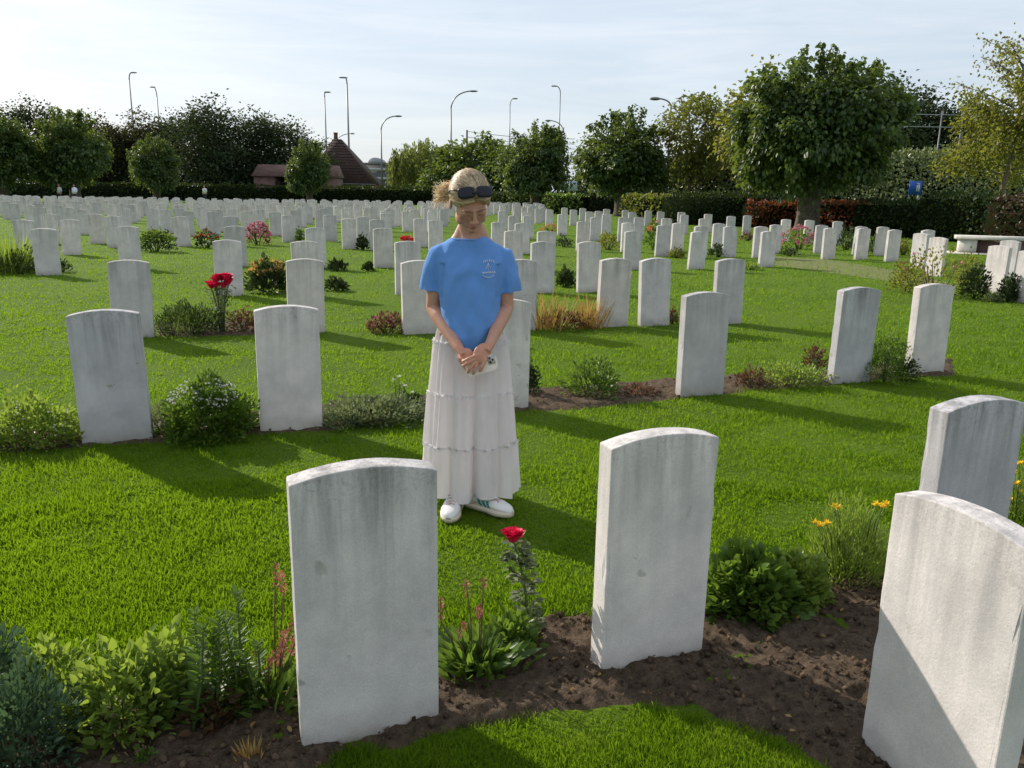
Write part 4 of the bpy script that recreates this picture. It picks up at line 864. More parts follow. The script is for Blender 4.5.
tall_leafy(222, 722, 142, 'tall dark leafy plant left of the pink brown flower spikes', M_GREEN, .055, 70, 6, .06)
tall_leafy(246, 708, 90, 'shorter leafy plant between the tall one and the flower spikes', M_GREEN, .05, 56, 5, .05)
shrub(212, 726, 62, 38, M_REDP, .035, 'reddish low plant under the tall leafy plant', 200)
spike_plant(272, 704, 'knotweed with pink brown flower spikes left of the largest headstone', [(275, 588, 276, 562, .1), (284, 594, 280, 572, .1), (284, 648, 297, 612, .1), (279, 672, 284, 632, .1), (250, 694, 255, 652, .1), (264, 678, 276, 654, .1), (268, 664, 284, 640, .1), (290, 655, 296, 640, .1), (247, 700, 249, 682, .1)], 110, .12, .17, M_GREEN, .075)
spike_plant(478, 672, 'knotweed with narrow leaves and a few spikes right of the largest headstone', [(468, 598, 466, 582, .1), (483, 592, 484, 578, .1), (441, 622, 440, 598, .1), (458, 638, 465, 622, .1), (480, 618, 479, 606, .1)], 260, .13, .17, M_GREEN, .075)
shrub(512, 655, 60, 40, M_GREEN, .045, 'small green plant at the foot of the red rose', 220)
tuft(252, 760, 24, 30, M_DRY, 'small dry brown sprig on the soil left of the largest headstone', 40, .005)
shrub(147, 764, 16, 10, M_GREEN, .02, 'tiny seedling on the dark soil at the bottom left', 40)
# the single red rose
def rose(px, py, bx, by, label, mat, r, hpx_leaf=True, nleaf=34, extra=()):
    p = gp(px, py); o = empty('rose_bush', (p[0], p[1], 0), label, 'rose'); top = at(bx, by, p[1]) - p
    k = np.linspace(0, 1, 8)[:, None]; mid = top * .5 + np.array([.03, 0, .0]); Q = 2 * k * (1 - k) * mid + k * k * top; st = Acc(); tube(st, Q, np.linspace(.006, .0035, 8), 6)
    f = Acc(); bloom(f, top + [0, 0, .0], r, 44); 
    for (ex, ey) in extra: e = at(ex, ey, p[1] + rng.normal(0, .05)) - p; bloom(f, e, r * .8, 26); tube(st, [Q[2], (Q[2] + e) / 2 + [.01, 0, 0], e], [.004, .003, .002], 5)
    link('flower', f.mesh('rose_flower', mat), o)
    lf = Acc(); t = rng.uniform(.12, .96, nleaf); P = np.array([2 * u * (1 - u) * mid + u * u * top for u in t]); D = unit(rdirs(nleaf) * [1, 1, .4] + [0, 0, .1]); tube_tips = P + D * .03
    for a_, b_ in zip(P, tube_tips): tube(st, [a_, b_], .0015, 4)
    for sgn in (-1, 0, 1):
        D2 = unit(D + sgn * np.column_stack([-D[:, 1], D[:, 0], np.zeros(nleaf)]) * .9); ll = .032 * rng.uniform(.7, 1.3, nleaf); leaves(lf, tube_tips, D2, np.tile([0, 0, 1.], (nleaf, 1)) + rng.normal(0, .3, (nleaf, 3)), ll, ll * .62, 'oval', droop=.006)
    link('foliage', lf.mesh('rose_leaves', M_GREY), o); link('stem', st.mesh('rose_stem', M_STEM), o); return o
rose(528, 640, 513, 539, 'single crimson red rose on a leafy leaning stem in the front bed', M_ROSE, .040, nleaf=90)
shrub(750, 616, 104, 62, M_GREEN, .038, 'lush green leafy clump right of the headstone on bare soil', 1150, asp=.75, name='geranium_plant')
shrub(798, 604, 60, 50, M_LIGHT, .036, 'green leafy clump next to the yellow flowered plant', 560, asp=.75, name='geranium_plant')
yf = shrub(850, 582, 88, 72, M_LIGHT, .030, 'feathery pale green plant with yellow flowers beside the corner headstone', 2600, 'yellow_flower_plant', asp=.16, up=1.1)
def flowers_at(o, pts, mat, r, n=14):
    st = Acc(); p0 = np.array(o.location)
    for (fx, fy) in pts:
        a = Acc(); c = at(fx, fy, p0[1] + rng.normal(0, .03)) - p0; tube(st, [(c[0] * .5, c[1] * .5, 0), c * .8, c], [.003, .0025, .002], 4); 
        th = rng.random(n) * 6.283; D = np.column_stack([np.cos(th), np.sin(th), rng.uniform(.0, 1.2, n)]); leaves(a, np.repeat(c[None], n, 0), D, np.tile([0, 0, 1.0], (n, 1)), r, r * .42, 'diamond', fold=.05); ellipsoid(a, c + [0, 0, .003], (r * .35, r * .35, r * .2), nu=8, nv=5); link('flower', a.mesh('daisy_flower', mat), o)
    link('stem', st.mesh('daisy_stems', M_STEM), o)
flowers_at(yf, [(815, 523), (819, 526), (834, 507), (837, 508), (876, 505), (882, 507), (886, 505), (826, 524)], M_YELF, .024)
o = shrub(1022, 522, 44, 56, M_LIGHT, .030, 'yellow flowered plant cut by the right edge behind the corner headstone', 900, 'yellow_flower_plant', asp=.18, up=1.1)
flowers_at(o, [(1012, 472), (1019, 464), (1016, 484), (1022, 492), (1010, 500)], M_YELF, .026)
# second row
shrub(26, 446, 92, 36, M_LIGHT, .032, 'low pale grey green mound at the left edge in the second row', 1700, asp=.6, flowers=(M_WHITEF, 60, .010, .3))
shrub(206, 440, 86, 56, M_GREEN, .032, 'round green bush with white flowered top between two second row headstones', 3600, asp=.55, flowers=(M_WHITEF, 230, .011, .80), name='round_bush')
shrub(165, 436, 40, 30, M_GREY, .025, 'small grey green plant at the left foot of the round white topped bush', 320, asp=.5)
shrub(372, 422, 110, 22, M_GREY, .030, 'low grey green ground cover left of the white skirt', 1500, asp=.6, flowers=(M_WHITEF, 30, .009, .3))
shrub(343, 428, 50, 18, M_GREY, .026, 'low grey green ground cover right of the second row headstone', 360, asp=.5)
o = tall_leafy(400, 406, 30, 'small plant with white flowers on the left of the white skirt', M_GREEN, .035, 24, 5, .06); flowers_at(o, [(394, 380), (399, 377), (412, 393), (405, 386)], M_WHITEF, .022)
shrub(415, 410, 28, 14, M_DARKP, .03, 'dark low plant touching the white skirt on its left', 120)
shrub(528, 396, 22, 40, M_DARKP, .035, 'dark leafy plant right behind the white skirt', 240)
shrub(592, 397, 58, 38, M_GREEN, .042, 'green spreading bush on the soil strip right of the woman', 520, asp=.45)
shrub(640, 396, 40, 10, M_REDP, .03, 'low brownish plant right of the spreading bush', 130)
shrub(752, 388, 30, 18, M_REDP, .03, 'low brownish plant beside the headstone that ends the soil strip', 160)
shrub(792, 386, 72, 22, M_LIGHT, .028, 'low yellow green ground cover beside the second row headstone on the right', 800, asp=.6)
shrub(815, 370, 24, 24, M_REDP, .03, 'brown leaved plant left of the headstone beside the rounded bush', 180)
shrub(884, 382, 50, 46, M_GREEN, .024, 'rounded dark green bush between the two right hand second row headstones', 1900, asp=.4, name='round_bush')
shrub(904, 382, 30, 22, M_DARKP, .028, 'dark low plant at the foot of the last headstone in the second row', 240)
# third row and beyond
shrub(186, 335, 60, 30, M_DARKP, .035, 'dark lavender clump with thin stems in the third row', 1300, asp=.4, name='lavender_plant')
tuft(188, 334, 56, 36, M_GREEN, 'thin green stems rising from the dark lavender clump', 160, .004)
def tall_flower(px, py, hpx, wpx, label, mat):
    o, dist = plant('tall_flower', px, py, label, 'flowering plant'); k = dist / F_PX; h, rx = hpx * k, wpx * k / 2; st, f, lf = Acc(), Acc(), Acc()
    for i in range(17):
        f = Acc(); c = np.array([rng.uniform(-.85, .85) * rx, rng.uniform(-.6, .6) * rx, h * (.78 + .17 * rng.random())]); tube(st, [(c[0] * .2, c[1] * .2, 0), (c[0] * .5, c[1] * .5, h * .5), c], [.006, .005, .004], 5); bloom(f, c, .055, 18); link('flower', f.mesh('red_flower', mat), o)
    n = 320; t = rng.uniform(.05, .85, n); P = np.column_stack([rng.normal(0, rx * .5, n), rng.normal(0, rx * .25, n), t * h]); ll = .05 * rng.uniform(.6, 1.2, n); leaves(lf, P, unit(rdirs(n) + [0, 0, .2]), rdirs(n), ll, ll * .4, 'oval')
    link('foliage', lf.mesh('tall_leaves', M_GREY), o); link('stem', st.mesh('tall_stems', M_GREY), o)
tall_flower(222, 333, 56, 26, 'tall pinkish red flowers on pale stems in the third row', M_ROSE)
shrub(243, 333, 30, 22, M_REDP, .035, 'reddish brown plant right of the tall pinkish red flowers', 300)
shrub(387, 333, 44, 18, M_REDP, .035, 'brownish pink sedum beside the headstone behind the elbow', 420, flowers=(M_PINK, 60, .016, .4))
tuft(546, 329, 44, 42, M_DRY, 'dry orange grass between the two headstones right of the woman', 170, .009)
tuft(588, 328, 30, 38, M_DRY, 'dry yellow grass tuft against the headstone right of the woman', 150, .009)
shrub(566, 329, 56, 16, M_REDP, .04, 'low reddish brown plant between the two dry grass tufts', 300, flowers=(M_PINK, 30, .02, .3))
shrub(672, 324, 12, 16, M_REDP, .035, 'small reddish plant beside the blotched headstone', 110)
tuft(12, 272, 44, 36, M_LIGHT, 'spiky yellow green tuft at the left edge in the fourth row', 320, .022, lean=.8)
shrub(14, 274, 48, 18, M_DARKP, .06, 'dark base foliage under the spiky yellow green tuft', 260)
shrub(62, 272, 14, 10, M_DARKP, .05, 'small dark plant right of the leftmost fourth row headstone', 90)
shrub(156, 252, 34, 18, M_DARKP, .06, 'dark bush with light top left of a sixth row headstone', 420, flowers=(M_LIGHT, 160, .05, .6))
shrub(206, 248, 22, 16, M_DARKP, .06, 'dark bush with a few red flowers left of a fourth row headstone', 240, flowers=(M_RED, 24, .05, .4))
shrub(258, 245, 24, 20, M_REDP, .06, 'pink flowered bush in the sixth row left of centre', 240, flowers=(M_PINK, 110, .06, .2))
shrub(268, 293, 40, 30, M_DARKP, .09, 'big leaved dark bush left of a fourth row headstone', 300, flowers=(M_DRY, 34, .06, .6))
shrub(270, 276, 40, 16, M_YEL, .05, 'yellowish brown plant behind the big leaved dark bush', 260)
for px, py, wp, hp, m, lb, fl in [
        (336, 291, 22, 11, M_DARKP, 'low dark clump on the lawn right of the fourth row headstone', None), (337, 271, 20, 10, M_DARKP, 'low dark clump left of a fifth row headstone near the woman', None),
        (368, 271, 10, 8, M_DARKP, 'tiny dark clump at the foot of a fifth row headstone', None), (363, 250, 12, 14, M_DARKP, 'small dark bush between two sixth row headstones', None),
        (300, 243, 9, 14, M_LIGHT, 'small cream flowered plant between two sixth row headstones', (M_WHITEF, 20, .05, .3)), (407, 242, 14, 5, M_RED, 'red flowers behind a fourth row headstone', (M_RED, 40, .06, .3)),
        (309, 222, 9, 6, M_REDP, 'small red flowering bush in the seventh row', (M_RED, 20, .06, .3)), (564, 247, 18, 10, M_DARKP, 'low dark bush right of a fifth row headstone', None),
        (550, 233, 18, 8, M_LIGHT, 'yellow and salmon flowers among headstones right of the woman', (M_ORANGE, 40, .06, .2)), (608, 250, 22, 16, M_YEL, 'yellow green bush left of a fifth row headstone', None),
        (566, 287, 16, 16, M_DARKP, 'dark plant beside a fourth row headstone right of the woman', None), (654, 250, 17, 28, M_GREEN, 'rose bush with salmon blooms between two headstones', (M_ORANGE, 26, .07, .7)),
        (677, 258, 16, 9, M_YEL, 'small yellow green plant right of a sixth row headstone', None), (718, 257, 18, 12, M_DARKP, 'small dark bush between two headstones right of centre', None),
        (747, 241, 14, 8, M_REDP, 'small brown plant at the foot of a slim headstone near the big tree', None), (752, 270, 18, 6, M_LIGHT, 'low yellow green plant at the foot of a fifth row headstone', None),
        (798, 249, 32, 20, M_GREEN, 'pink hydrangea bush near the foot of the biggest lime', (M_PINK, 90, .07, .1)), (812, 240, 14, 6, M_GREEN, 'bright red flowers right of the pink hydrangea', (M_RED, 50, .07, .1)),
        (790, 256, 18, 8, M_DARKP, 'low green plant in front of the pink hydrangea', None), (846, 250, 22, 18, M_DARKP, 'dark green bush between two headstones on the right', None),
        (877, 254, 20, 16, M_DARKP, 'dark bush behind a headstone in front of the dark hedge', None), (903, 255, 14, 14, M_YEL, 'yellowish plant left of the sunlit right hand plot', None)]:
    shrub(px, py, wp, hp, m, .0045 * hp ** .5 * 4.2, lb, 170, flowers=fl)
shrub(934, 297, 58, 44, M_YEL, .055, 'pale rose bush with sparse leaves in front of sunlit headstones', 250, flowers=(M_PINK, 6, .045, .3), stemmat=M_STEMB, name='rose_bush', cat='rose')
shrub(906, 292, 30, 28, M_YEL, .05, 'yellow green leafy plant left of the pale rose bush', 330)
shrub(975, 299, 26, 28, M_DARKP, .05, 'dark green bush in front of a sunlit headstone on the right', 520)
shrub(966, 285, 22, 30, M_YEL, .05, 'yellowish stems rising behind the dark green bush on the right', 200)
shrub(1008, 302, 18, 22, M_DARKP, .05, 'dark bush between two sunlit headstones at the right edge', 360)
shrub(993, 302, 16, 8, M_GREY, .04, 'low whitish plant at the foot of the sunlit headstone on the right', 110)

# ------------------------------------------------------------------ people
def skin_mat():
    m, nt, out = newmat('skin'); c = N(nt, 'ShaderNodeAttribute', attribute_name='tint'); p = N(nt, 'ShaderNodeBsdfPrincipled')
    f = noise(nt, 60, 3, N(nt, 'ShaderNodeTexCoord').outputs['Object'])
    nt.links.new(mixc(nt, 1.0, c.outputs['Color'], ramp(nt, f, [(0.3, (.92, .92, .92)), (0.7, (1.05, 1.04, 1.04))]), 'MULTIPLY'), p.inputs['Base Color'])
    p.inputs['Roughness'].default_value = .5; p.inputs['Specular IOR Level'].default_value = .35
    p.inputs['Subsurface Weight'].default_value = .12; p.inputs['Subsurface Radius'].default_value = (.01, .004, .002); p.inputs['Subsurface Scale'].default_value = 1.0
    nt.links.new(p.outputs[0], out.inputs[0]); return m
M_SKIN = skin_mat()
def cloth_mat(name, c, tr=0.0, scale=700, wave=0.0, tcol=None, var=.06):
    m, nt, out = newmat(name); o = N(nt, 'ShaderNodeTexCoord').outputs['Object']
    p = N(nt, 'ShaderNodeBsdfPrincipled'); f = noise(nt, 9, 4, o); nt.links.new(ramp(nt, f, [(.3, tuple(x * (1 - var) for x in c)), (.7, tuple(min(1, x * (1 + var)) for x in c))]), p.inputs['Base Color'])
    p.inputs['Roughness'].default_value = .9; p.inputs['Specular IOR Level'].default_value = .15; p.inputs['Sheen Weight'].default_value = .15
    h = mathn(nt, 'ADD', noise(nt, scale, 2, o), mathn(nt, 'MULTIPLY', noise(nt, 14, 4, o), 3.0)); nt.links.new(bumpn(nt, h, .5, .004), p.inputs['Normal'])
    if tr:
        t = N(nt, 'ShaderNodeBsdfTranslucent'); t.inputs['Color'].default_value = (*(tcol or c), 1); mx_ = N(nt, 'ShaderNodeMixShader'); mx_.inputs[0].default_value = tr
        nt.links.new(p.outputs[0], mx_.inputs[1]); nt.links.new(t.outputs[0], mx_.inputs[2]); nt.links.new(mx_.outputs[0], out.inputs[0])
    else: nt.links.new(p.outputs[0], out.inputs[0])
    return m
M_TEE = cloth_mat('blue_cotton', (0.14, 0.32, 0.72), .10, tcol=(.15, .36, .85))
M_SKIRT = cloth_mat('white_thin_cotton', (0.89, 0.865, 0.875), .42, tcol=(.95, .91, .91))
M_HAIR = leafmat('blonde_hair', [(0.12, 0.075, 0.04), (0.34, 0.23, 0.13), (0.62, 0.48, 0.30), (0.85, 0.72, 0.52)], .35, .4, .5, (.85, .66, .40), 55)
M_LEATHER = simple('white_trainer_leather', (0.70, 0.68, 0.66), .45, var=.05)
M_SOLE = simple('cream_rubber_sole', (0.62, 0.55, 0.44), .7, var=.06)
M_TEAL = simple('teal_stripe', (0.01, 0.23, 0.22), .5, var=.06)
M_LACE = simple('pinkish_laces', (0.55, 0.40, 0.38), .8, var=.1)
M_SHADES = simple('dark_sunglass_lens', (0.010, 0.010, 0.020), .28, spec=.3)
M_PRINT = simple('white_print', (0.70, 0.74, 0.80), .8, var=.05)
M_PHONE = simple('phone_case_cream', (0.72, 0.66, 0.60), .3, var=.05)
M_BLACKP = simple('black_glass', (0.01, 0.01, 0.012), .1)

def fuse(acc, voxel, smooth, mat, name):
    """melt overlapping closed shapes into one continuous skin"""
    me = acc.mesh(name + '_raw', mat); o = bpy.data.objects.new('raw', me); col.objects.link(o)
    r = o.modifiers.new('r', 'REMESH'); r.mode = 'VOXEL'; r.voxel_size = voxel; r.use_smooth_shade = True
    s_ = o.modifiers.new('s', 'SMOOTH'); s_.factor = .5; s_.iterations = smooth
    dg = bpy.context.evaluated_depsgraph_get(); dg.update(); out = bpy.data.meshes.new_from_object(o.evaluated_get(dg)); out.name = name
    bpy.data.objects.remove(o); bpy.data.meshes.remove(me)
    out.materials.clear(); out.materials.append(mat); out.polygons.foreach_set('use_smooth', np.ones(len(out.polygons), bool)); return out
def get_co(me): a = np.empty(len(me.vertices) * 3, np.float32); me.vertices.foreach_get('co', a); return a.reshape(-1, 3).astype(float)
def set_co(me, v): me.vertices.foreach_set('co', np.asarray(v, np.float32).ravel()); me.update()
def tint(me, colr):
    a = me.attributes.new('tint', 'FLOAT_COLOR', 'POINT'); a.data.foreach_set('color', np.column_stack([colr, np.ones(len(colr))]).astype(np.float32).ravel())
def loft(acc, rings, seg=28, pw=2.3):
    """rings: (cx, cy, z, rx, ry)"""
    th = np.arange(seg) * 2 * math.pi / seg; c, s = np.cos(th), np.sin(th); e = 2 / pw
    ux, uy = np.sign(c) * np.abs(c) ** e, np.sign(s) * np.abs(s) ** e
    v = np.concatenate([np.column_stack([cx + rx * ux, cy_ + ry * uy, np.full(seg, z)]) for cx, cy_, z, rx, ry in rings]); t = []
    for i in range(len(rings) - 1):
        for k in range(seg):
            a, b = i * seg + k, i * seg + (k + 1) % seg; t += [(a, b, b + seg), (a, b + seg, a + seg)]
    n = len(v); v = np.concatenate([v, [[rings[0][0], rings[0][1], rings[0][2]], [rings[-1][0], rings[-1][1], rings[-1][2]]]])
    for k in range(seg): t.append((k, n, (k + 1) % seg)) ; q = (len(rings) - 1) * seg; t.append((q + k, q + (k + 1) % seg, n + 1))
    acc.add(v, t)
WX, WY = -0.20, 3.66
wm = empty('person', (WX, WY, 0), 'young woman in blue t-shirt and long white tiered skirt, head bowed, hands clasped', 'person')
# head: own frame (x across, -y forwards, z up), bowed and turned
HC = np.array([0.0, -0.048, 1.456]); HM = np.array(Matrix.Rotation(R(19), 3, 'Z') @ Matrix.Rotation(R(38), 3, 'X') @ Matrix.Rotation(R(-6), 3, 'Y'))
def hp(p): return HC + np.asarray(p, float) @ HM.T
B = Acc()
def he(c, r, rot=None): c = (c[0] * 1.06, c[1], c[2]); ellipsoid(B, hp(c), (r[0] * 1.06, r[1], r[2]), HM if rot is None else HM @ np.array(rot), 24, 16)
he((0, .018, .030), (.073, .092, .083)); he((0, -.028, -.020), (.0625, .060, .088)); he((0, -.034, -.066), (.049, .050, .042)); he((0, -.070, -.098), (.020, .018, .016))
for s in (-1, 1):
    he((s * .037, -.057, -.022), (.022, .019, .027)); he((s * .026, -.083, .020), (.027, .009, .0085)); he((s * .030, -.074, -.004), (.0155, .0135, .0105)); he((s * .080, .012, -.012), (.008, .020, .031), Matrix.Rotation(R(s * 14), 3, 'Z'))
    he((s * .0115, -.098, -.037), (.0085, .010, .0075)); he((s * .050, -.03, -.062), (.016, .034, .024))
tube(B, [hp((0, -.083, .014)), hp((0, -.094, -.005)), hp((0, -.106, -.024)), hp((0, -.113, -.034))], [.0085, .0085, .0105, .0115], 10); he((0, -.110, -.036), (.0105, .010, .0095))
he((0, -.089, -.0655), (.019, .0105, .0055)); he((0, -.087, -.0755), (.016, .0105, .0065))
tube(B, [hp((0, .020, -.02)), (0.0, .0, 1.37), (0, .022, 1.315), (0, .030, 1.24)], [.056, .053, .053, .066], 18)
for s in (-1, 1): tube(B, [(s * .010, .030, 1.375), (s * .052, .034, 1.290), (s * .105, .030, 1.232)], [.034, .034, .024], 14)
# trunk under the clothes, legs
loft(B, [(0, .02, .80, .135, .085), (0, .02, .86, .15, .095), (0, .015, .95, .118, .08), (0, .015, 1.06, .130, .085), (0, .02, 1.16, .138, .082), (0, .025, 1.225, .135, .066), (0, .028, 1.262, .075, .05)])
feet = {-1: (np.array([-.062, -.075, .0]), R(-8)), 1: (np.array([.050, -.075, .0]), R(58))}
for s in (-1, 1):
    f0, _ = feet[s]; tube(B, [(s * .075, .02, .86), (s * .075, .0, .50), (f0[0] * .8 + s * .02, .03, .30), (f0[0], f0[1], .10), (f0[0], f0[1], .045)], [.085, .056, .048, .032, .034], 14)
# arms: right one (left in the photo) below, left one above, hands clasped in front
RS, RE, RW = np.array([-.150, .028, 1.175]), np.array([-.176, .035, .965]), np.array([-.045, -.150, .815])
LS, LE, LW = np.array([.150, .028, 1.175]), np.array([.166, .035, .975]), np.array([.098, -.158, .835])
for s_, e_, w_ in ((RS, RE, RW), (LS, LE, LW)):
    fd = (w_ - e_)
    tube(B, [s_ + [0, 0, .02], s_ * .7 + e_ * .3, s_ * .3 + e_ * .7, e_, e_ + fd * .22, e_ + fd * .55, e_ + fd * .88, w_ + fd * .02, w_ + fd * .2], [.036, .042, .039, .0365, .0375, .032, .0245, .023, .016], 16)
def finger(pts, r0): tube(B, pts, np.linspace(r0, r0 * .8, len(pts)), 10); ellipsoid(B, pts[-1], (r0 * .82,) * 3, None, 10, 8)
def palm(a, b, wdir, wid, thick):
    a, b = np.array(a), np.array(b); d = unit(b - a); wd = unit(np.array(wdir) - d * np.dot(wdir, d)); n_ = np.cross(d, wd); M3 = np.column_stack([d, wd, n_]); ellipsoid(B, (a + b) / 2, (np.linalg.norm(b - a) * .62, wid, thick), M3, 20, 14)
# right hand, underneath, behind the phone edge
palm((-.030, -.165, .800), (.012, -.186, .752), (1, 0, .8), .040, .017)
for k, (x, z) in enumerate(((.052, .722), (.040, .712), (.026, .706), (.010, .706))):
    b0 = np.array([.030 - .016 * k, -.186, .752 - .006 * k + .004]); finger([b0, b0 * .5 + np.array([x, -.196, z]) * .5 + [0, -.006, 0], (x + .004, -.192, z)], .0083)
finger([(-.040, -.170, .790), (-.030, -.196, .772), (-.012, -.210, .762)], .0095)
# left hand on top: fingers wrap down to the left over the other hand
palm((.090, -.172, .822), (.040, -.214, .772), (.5, .1, -.8), .041, .0165)
tips = [[(.030, -.222, .788), (.004, -.228, .778), (-.020, -.214, .762)], [(.022, -.226, .770), (-.002, -.230, .756), (-.020, -.214, .742)],
        [(.026, -.226, .752), (.010, -.230, .732), (.002, -.214, .714)], [(.040, -.222, .742), (.030, -.226, .722), (.026, -.210, .706)]]
for k, tp in enumerate(tips): finger([np.array([.052 - .002 * k, -.210, .795 - .014 * k])] + [np.array(p) for p in tp], (.0090, .0092, .0088, .0078)[k])
finger([(.078, -.182, .800), (.078, -.212, .770), (.064, -.224, .738), (.056, -.218, .722)], .0098)
body_me = fuse(B, .0030, 3, M_SKIN, 'woman_body')
v = get_co(body_me); hl = (v - HC) @ HM; cs = np.tile([0.50, 0.265, 0.185], (len(v), 1))
isf = (hl[:, 1] < -.03) & (v[:, 2] > 1.30)
def paint(c, r, colr, amt=1.0, only=None):
    d = np.sqrt((((hl - np.array(c)) / np.array(r)) ** 2).sum(1)); wgt = amt * np.clip(1.6 - 1.6 * d ** 2, 0, 1) * isf
    cs[:] = cs * (1 - wgt[:, None]) + np.array(colr) * wgt[:, None]
for s in (-1, 1):
    paint((s * .032, -.088, .023), (.019, .02, .0045), (.16, .09, .055), .75); paint((s * .031, -.088, -.0105), (.0165, .02, .0035), (.03, .018, .014), .95)
    paint((s * .031, -.088, -.001), (.017, .02, .009), (.33, .15, .11), .5); paint((s * .042, -.08, -.035), (.022, .03, .02), (.47, .18, .13), .5); paint((s * .008, -.11, -.044), (.004, .01, .003), (.10, .04, .03), .8)
paint((0, -.098, -.070), (.021, .02, .010), (.40, .11, .09), .8); paint((0, -.098, -.0705), (.018, .02, .0018), (.14, .035, .03), .8)
hands = (v[:, 1] < -.15) & (v[:, 2] < .84); cs[hands] = cs[hands] * np.array([1.05, .96, .92])
for tp in tips[:2]:
    d = np.linalg.norm(v - (np.array(tp[-1]) + [-.004, -.006, .0]), axis=1); wgt = np.clip(1.5 - d / .005, 0, 1)[:, None] * .7; cs = cs * (1 - wgt) + np.array([.65, .45, .40]) * wgt
tint(body_me, cs); link('body', body_me, wm)
# t-shirt: trunk and sleeves melted together, then creased
T = Acc()
loft(T, [(0, -.060, .782, .022, .055), (0, -.052, .800, .050, .066), (0, -.035, .845, .092, .088), (0, -.015, .90, .124, .108), (0, .000, .96, .142, .116), (0, .008, 1.05, .152, .118), (0, .015, 1.14, .160, .110), (0, .022, 1.19, .168, .096), (0, .026, 1.225, .160, .084), (0, .028, 1.252, .138, .074), (-.004, .026, 1.274, .112, .068), (-.006, .022, 1.290, .084, .060)], 36)
for s in (-1, 1):
    e = np.array([s * .188, .028, 1.045]); tube(T, [(s * .100, .028, 1.236), (s * .148, .027, 1.208), (s * .174, .026, 1.15), e * .5 + np.array([s * .180, .026, 1.12]) * .5, e], [.040, .050, .053, .054, .056], 20)
tee_me = fuse(T, .0050, 10, M_TEE, 'tshirt'); v = get_co(tee_me)
nrm = np.array([n.vector[:] for n in tee_me.vertex_normals])
cr = np.zeros(len(v)); 
for i in range(len(v)):
    x, y, z = v[i]; side = abs(x) > .140 and z < 1.19
    q = Vector((x * 10 + (z - 1.0) * 3.5 * math.tanh(x * 25), y * 6, z * 3.2)); cr[i] = mnoise.noise(q) * .014 + mnoise.noise(Vector((x * 26 - z * 9, y * 14, z * 8 + 5))) * .006
    if z < 1.0 and not side: cr[i] += .007 * math.sin(x * 62 + 2.2 * math.sin(z * 14)) * min(1, (1.0 - z) * 7)
    mk = max(0, mnoise.noise(Vector((x * 5 + 3, y * 3, z * 4))) + .25); cr[i] += .0085 * mk * math.sin((math.sqrt(x * x + .0016) * .75 + z * .66) * 80 + 2.5 * mnoise.noise(Vector((x * 7, 0, z * 7))))
    dsl = abs(abs(x) - (.128 + .03 * (1.21 - z))); cr[i] -= .010 * math.exp(-(dsl / .010) ** 2) * (1.02 < z < 1.18) * (y < .05)
v += nrm * cr[:, None]; set_co(tee_me, v); tee = link('tshirt', tee_me, wm)
# neckband and the small white chest print (arched lettering too small to read, kept as tiny strokes)
a = Acc(); th = np.linspace(0, 2 * math.pi, 41); tube(a, np.column_stack([-.006 + .083 * np.cos(th), .022 + .060 * np.sin(th), 1.288 + .002 * np.sin(th)]), .0050, 8, caps=False); link('neckband', a.mesh('neckband', M_TEE, True), tee)
def surf_y(x, z):
    d = (v[:, 0] - x) ** 2 + (v[:, 2] - z) ** 2 + np.where(v[:, 1] > -.02, 9, 0); return v[np.argmin(d), 1] - .0025
a = Acc()
def stroke(x0, z0, x1, z1, r=.0013): tube(a, [(x0, surf_y(x0, z0), z0), ((x0 + x1) / 2, surf_y((x0 + x1) / 2, (z0 + z1) / 2), (z0 + z1) / 2), (x1, surf_y(x1, z1), z1)], r, 5)
pcx, pcz = .086, 1.180
for i in range(6):
    an = R(128 - 15 * i); x, z = pcx + .036 * math.cos(an), pcz - .012 + .030 * math.sin(an); stroke(x - .002, z - .004, x - .001, z + .004); stroke(x - .001, z + .004, x + .003, z + .002); 
    if i % 2: stroke(x - .001, z, x + .003, z - .003)
for i in range(7):
    x = pcx - .026 + .0085 * i; z = pcz - .034 + .05 * (x - pcx) ; stroke(x, z - .004, x + .001, z + .004); stroke(x + .001, z + .004, x + .005, z - .003)
an = np.radians(np.linspace(205, 335, 12))
for i in range(11): stroke(pcx + .028 * math.cos(an[i]), pcz - .034 + .022 * math.sin(an[i]), pcx + .028 * math.cos(an[i + 1]), pcz - .034 + .022 * math.sin(an[i + 1]))
stroke(pcx - .002, pcz - .026, pcx - .002, pcz + .008, .0008); stroke(pcx - .002, pcz + .008, pcx + .010, pcz - .020, .0008); stroke(pcx - .002, pcz + .006, pcx - .012, pcz - .020, .0008)
link('print', a.mesh('chest_print', M_PRINT), tee)
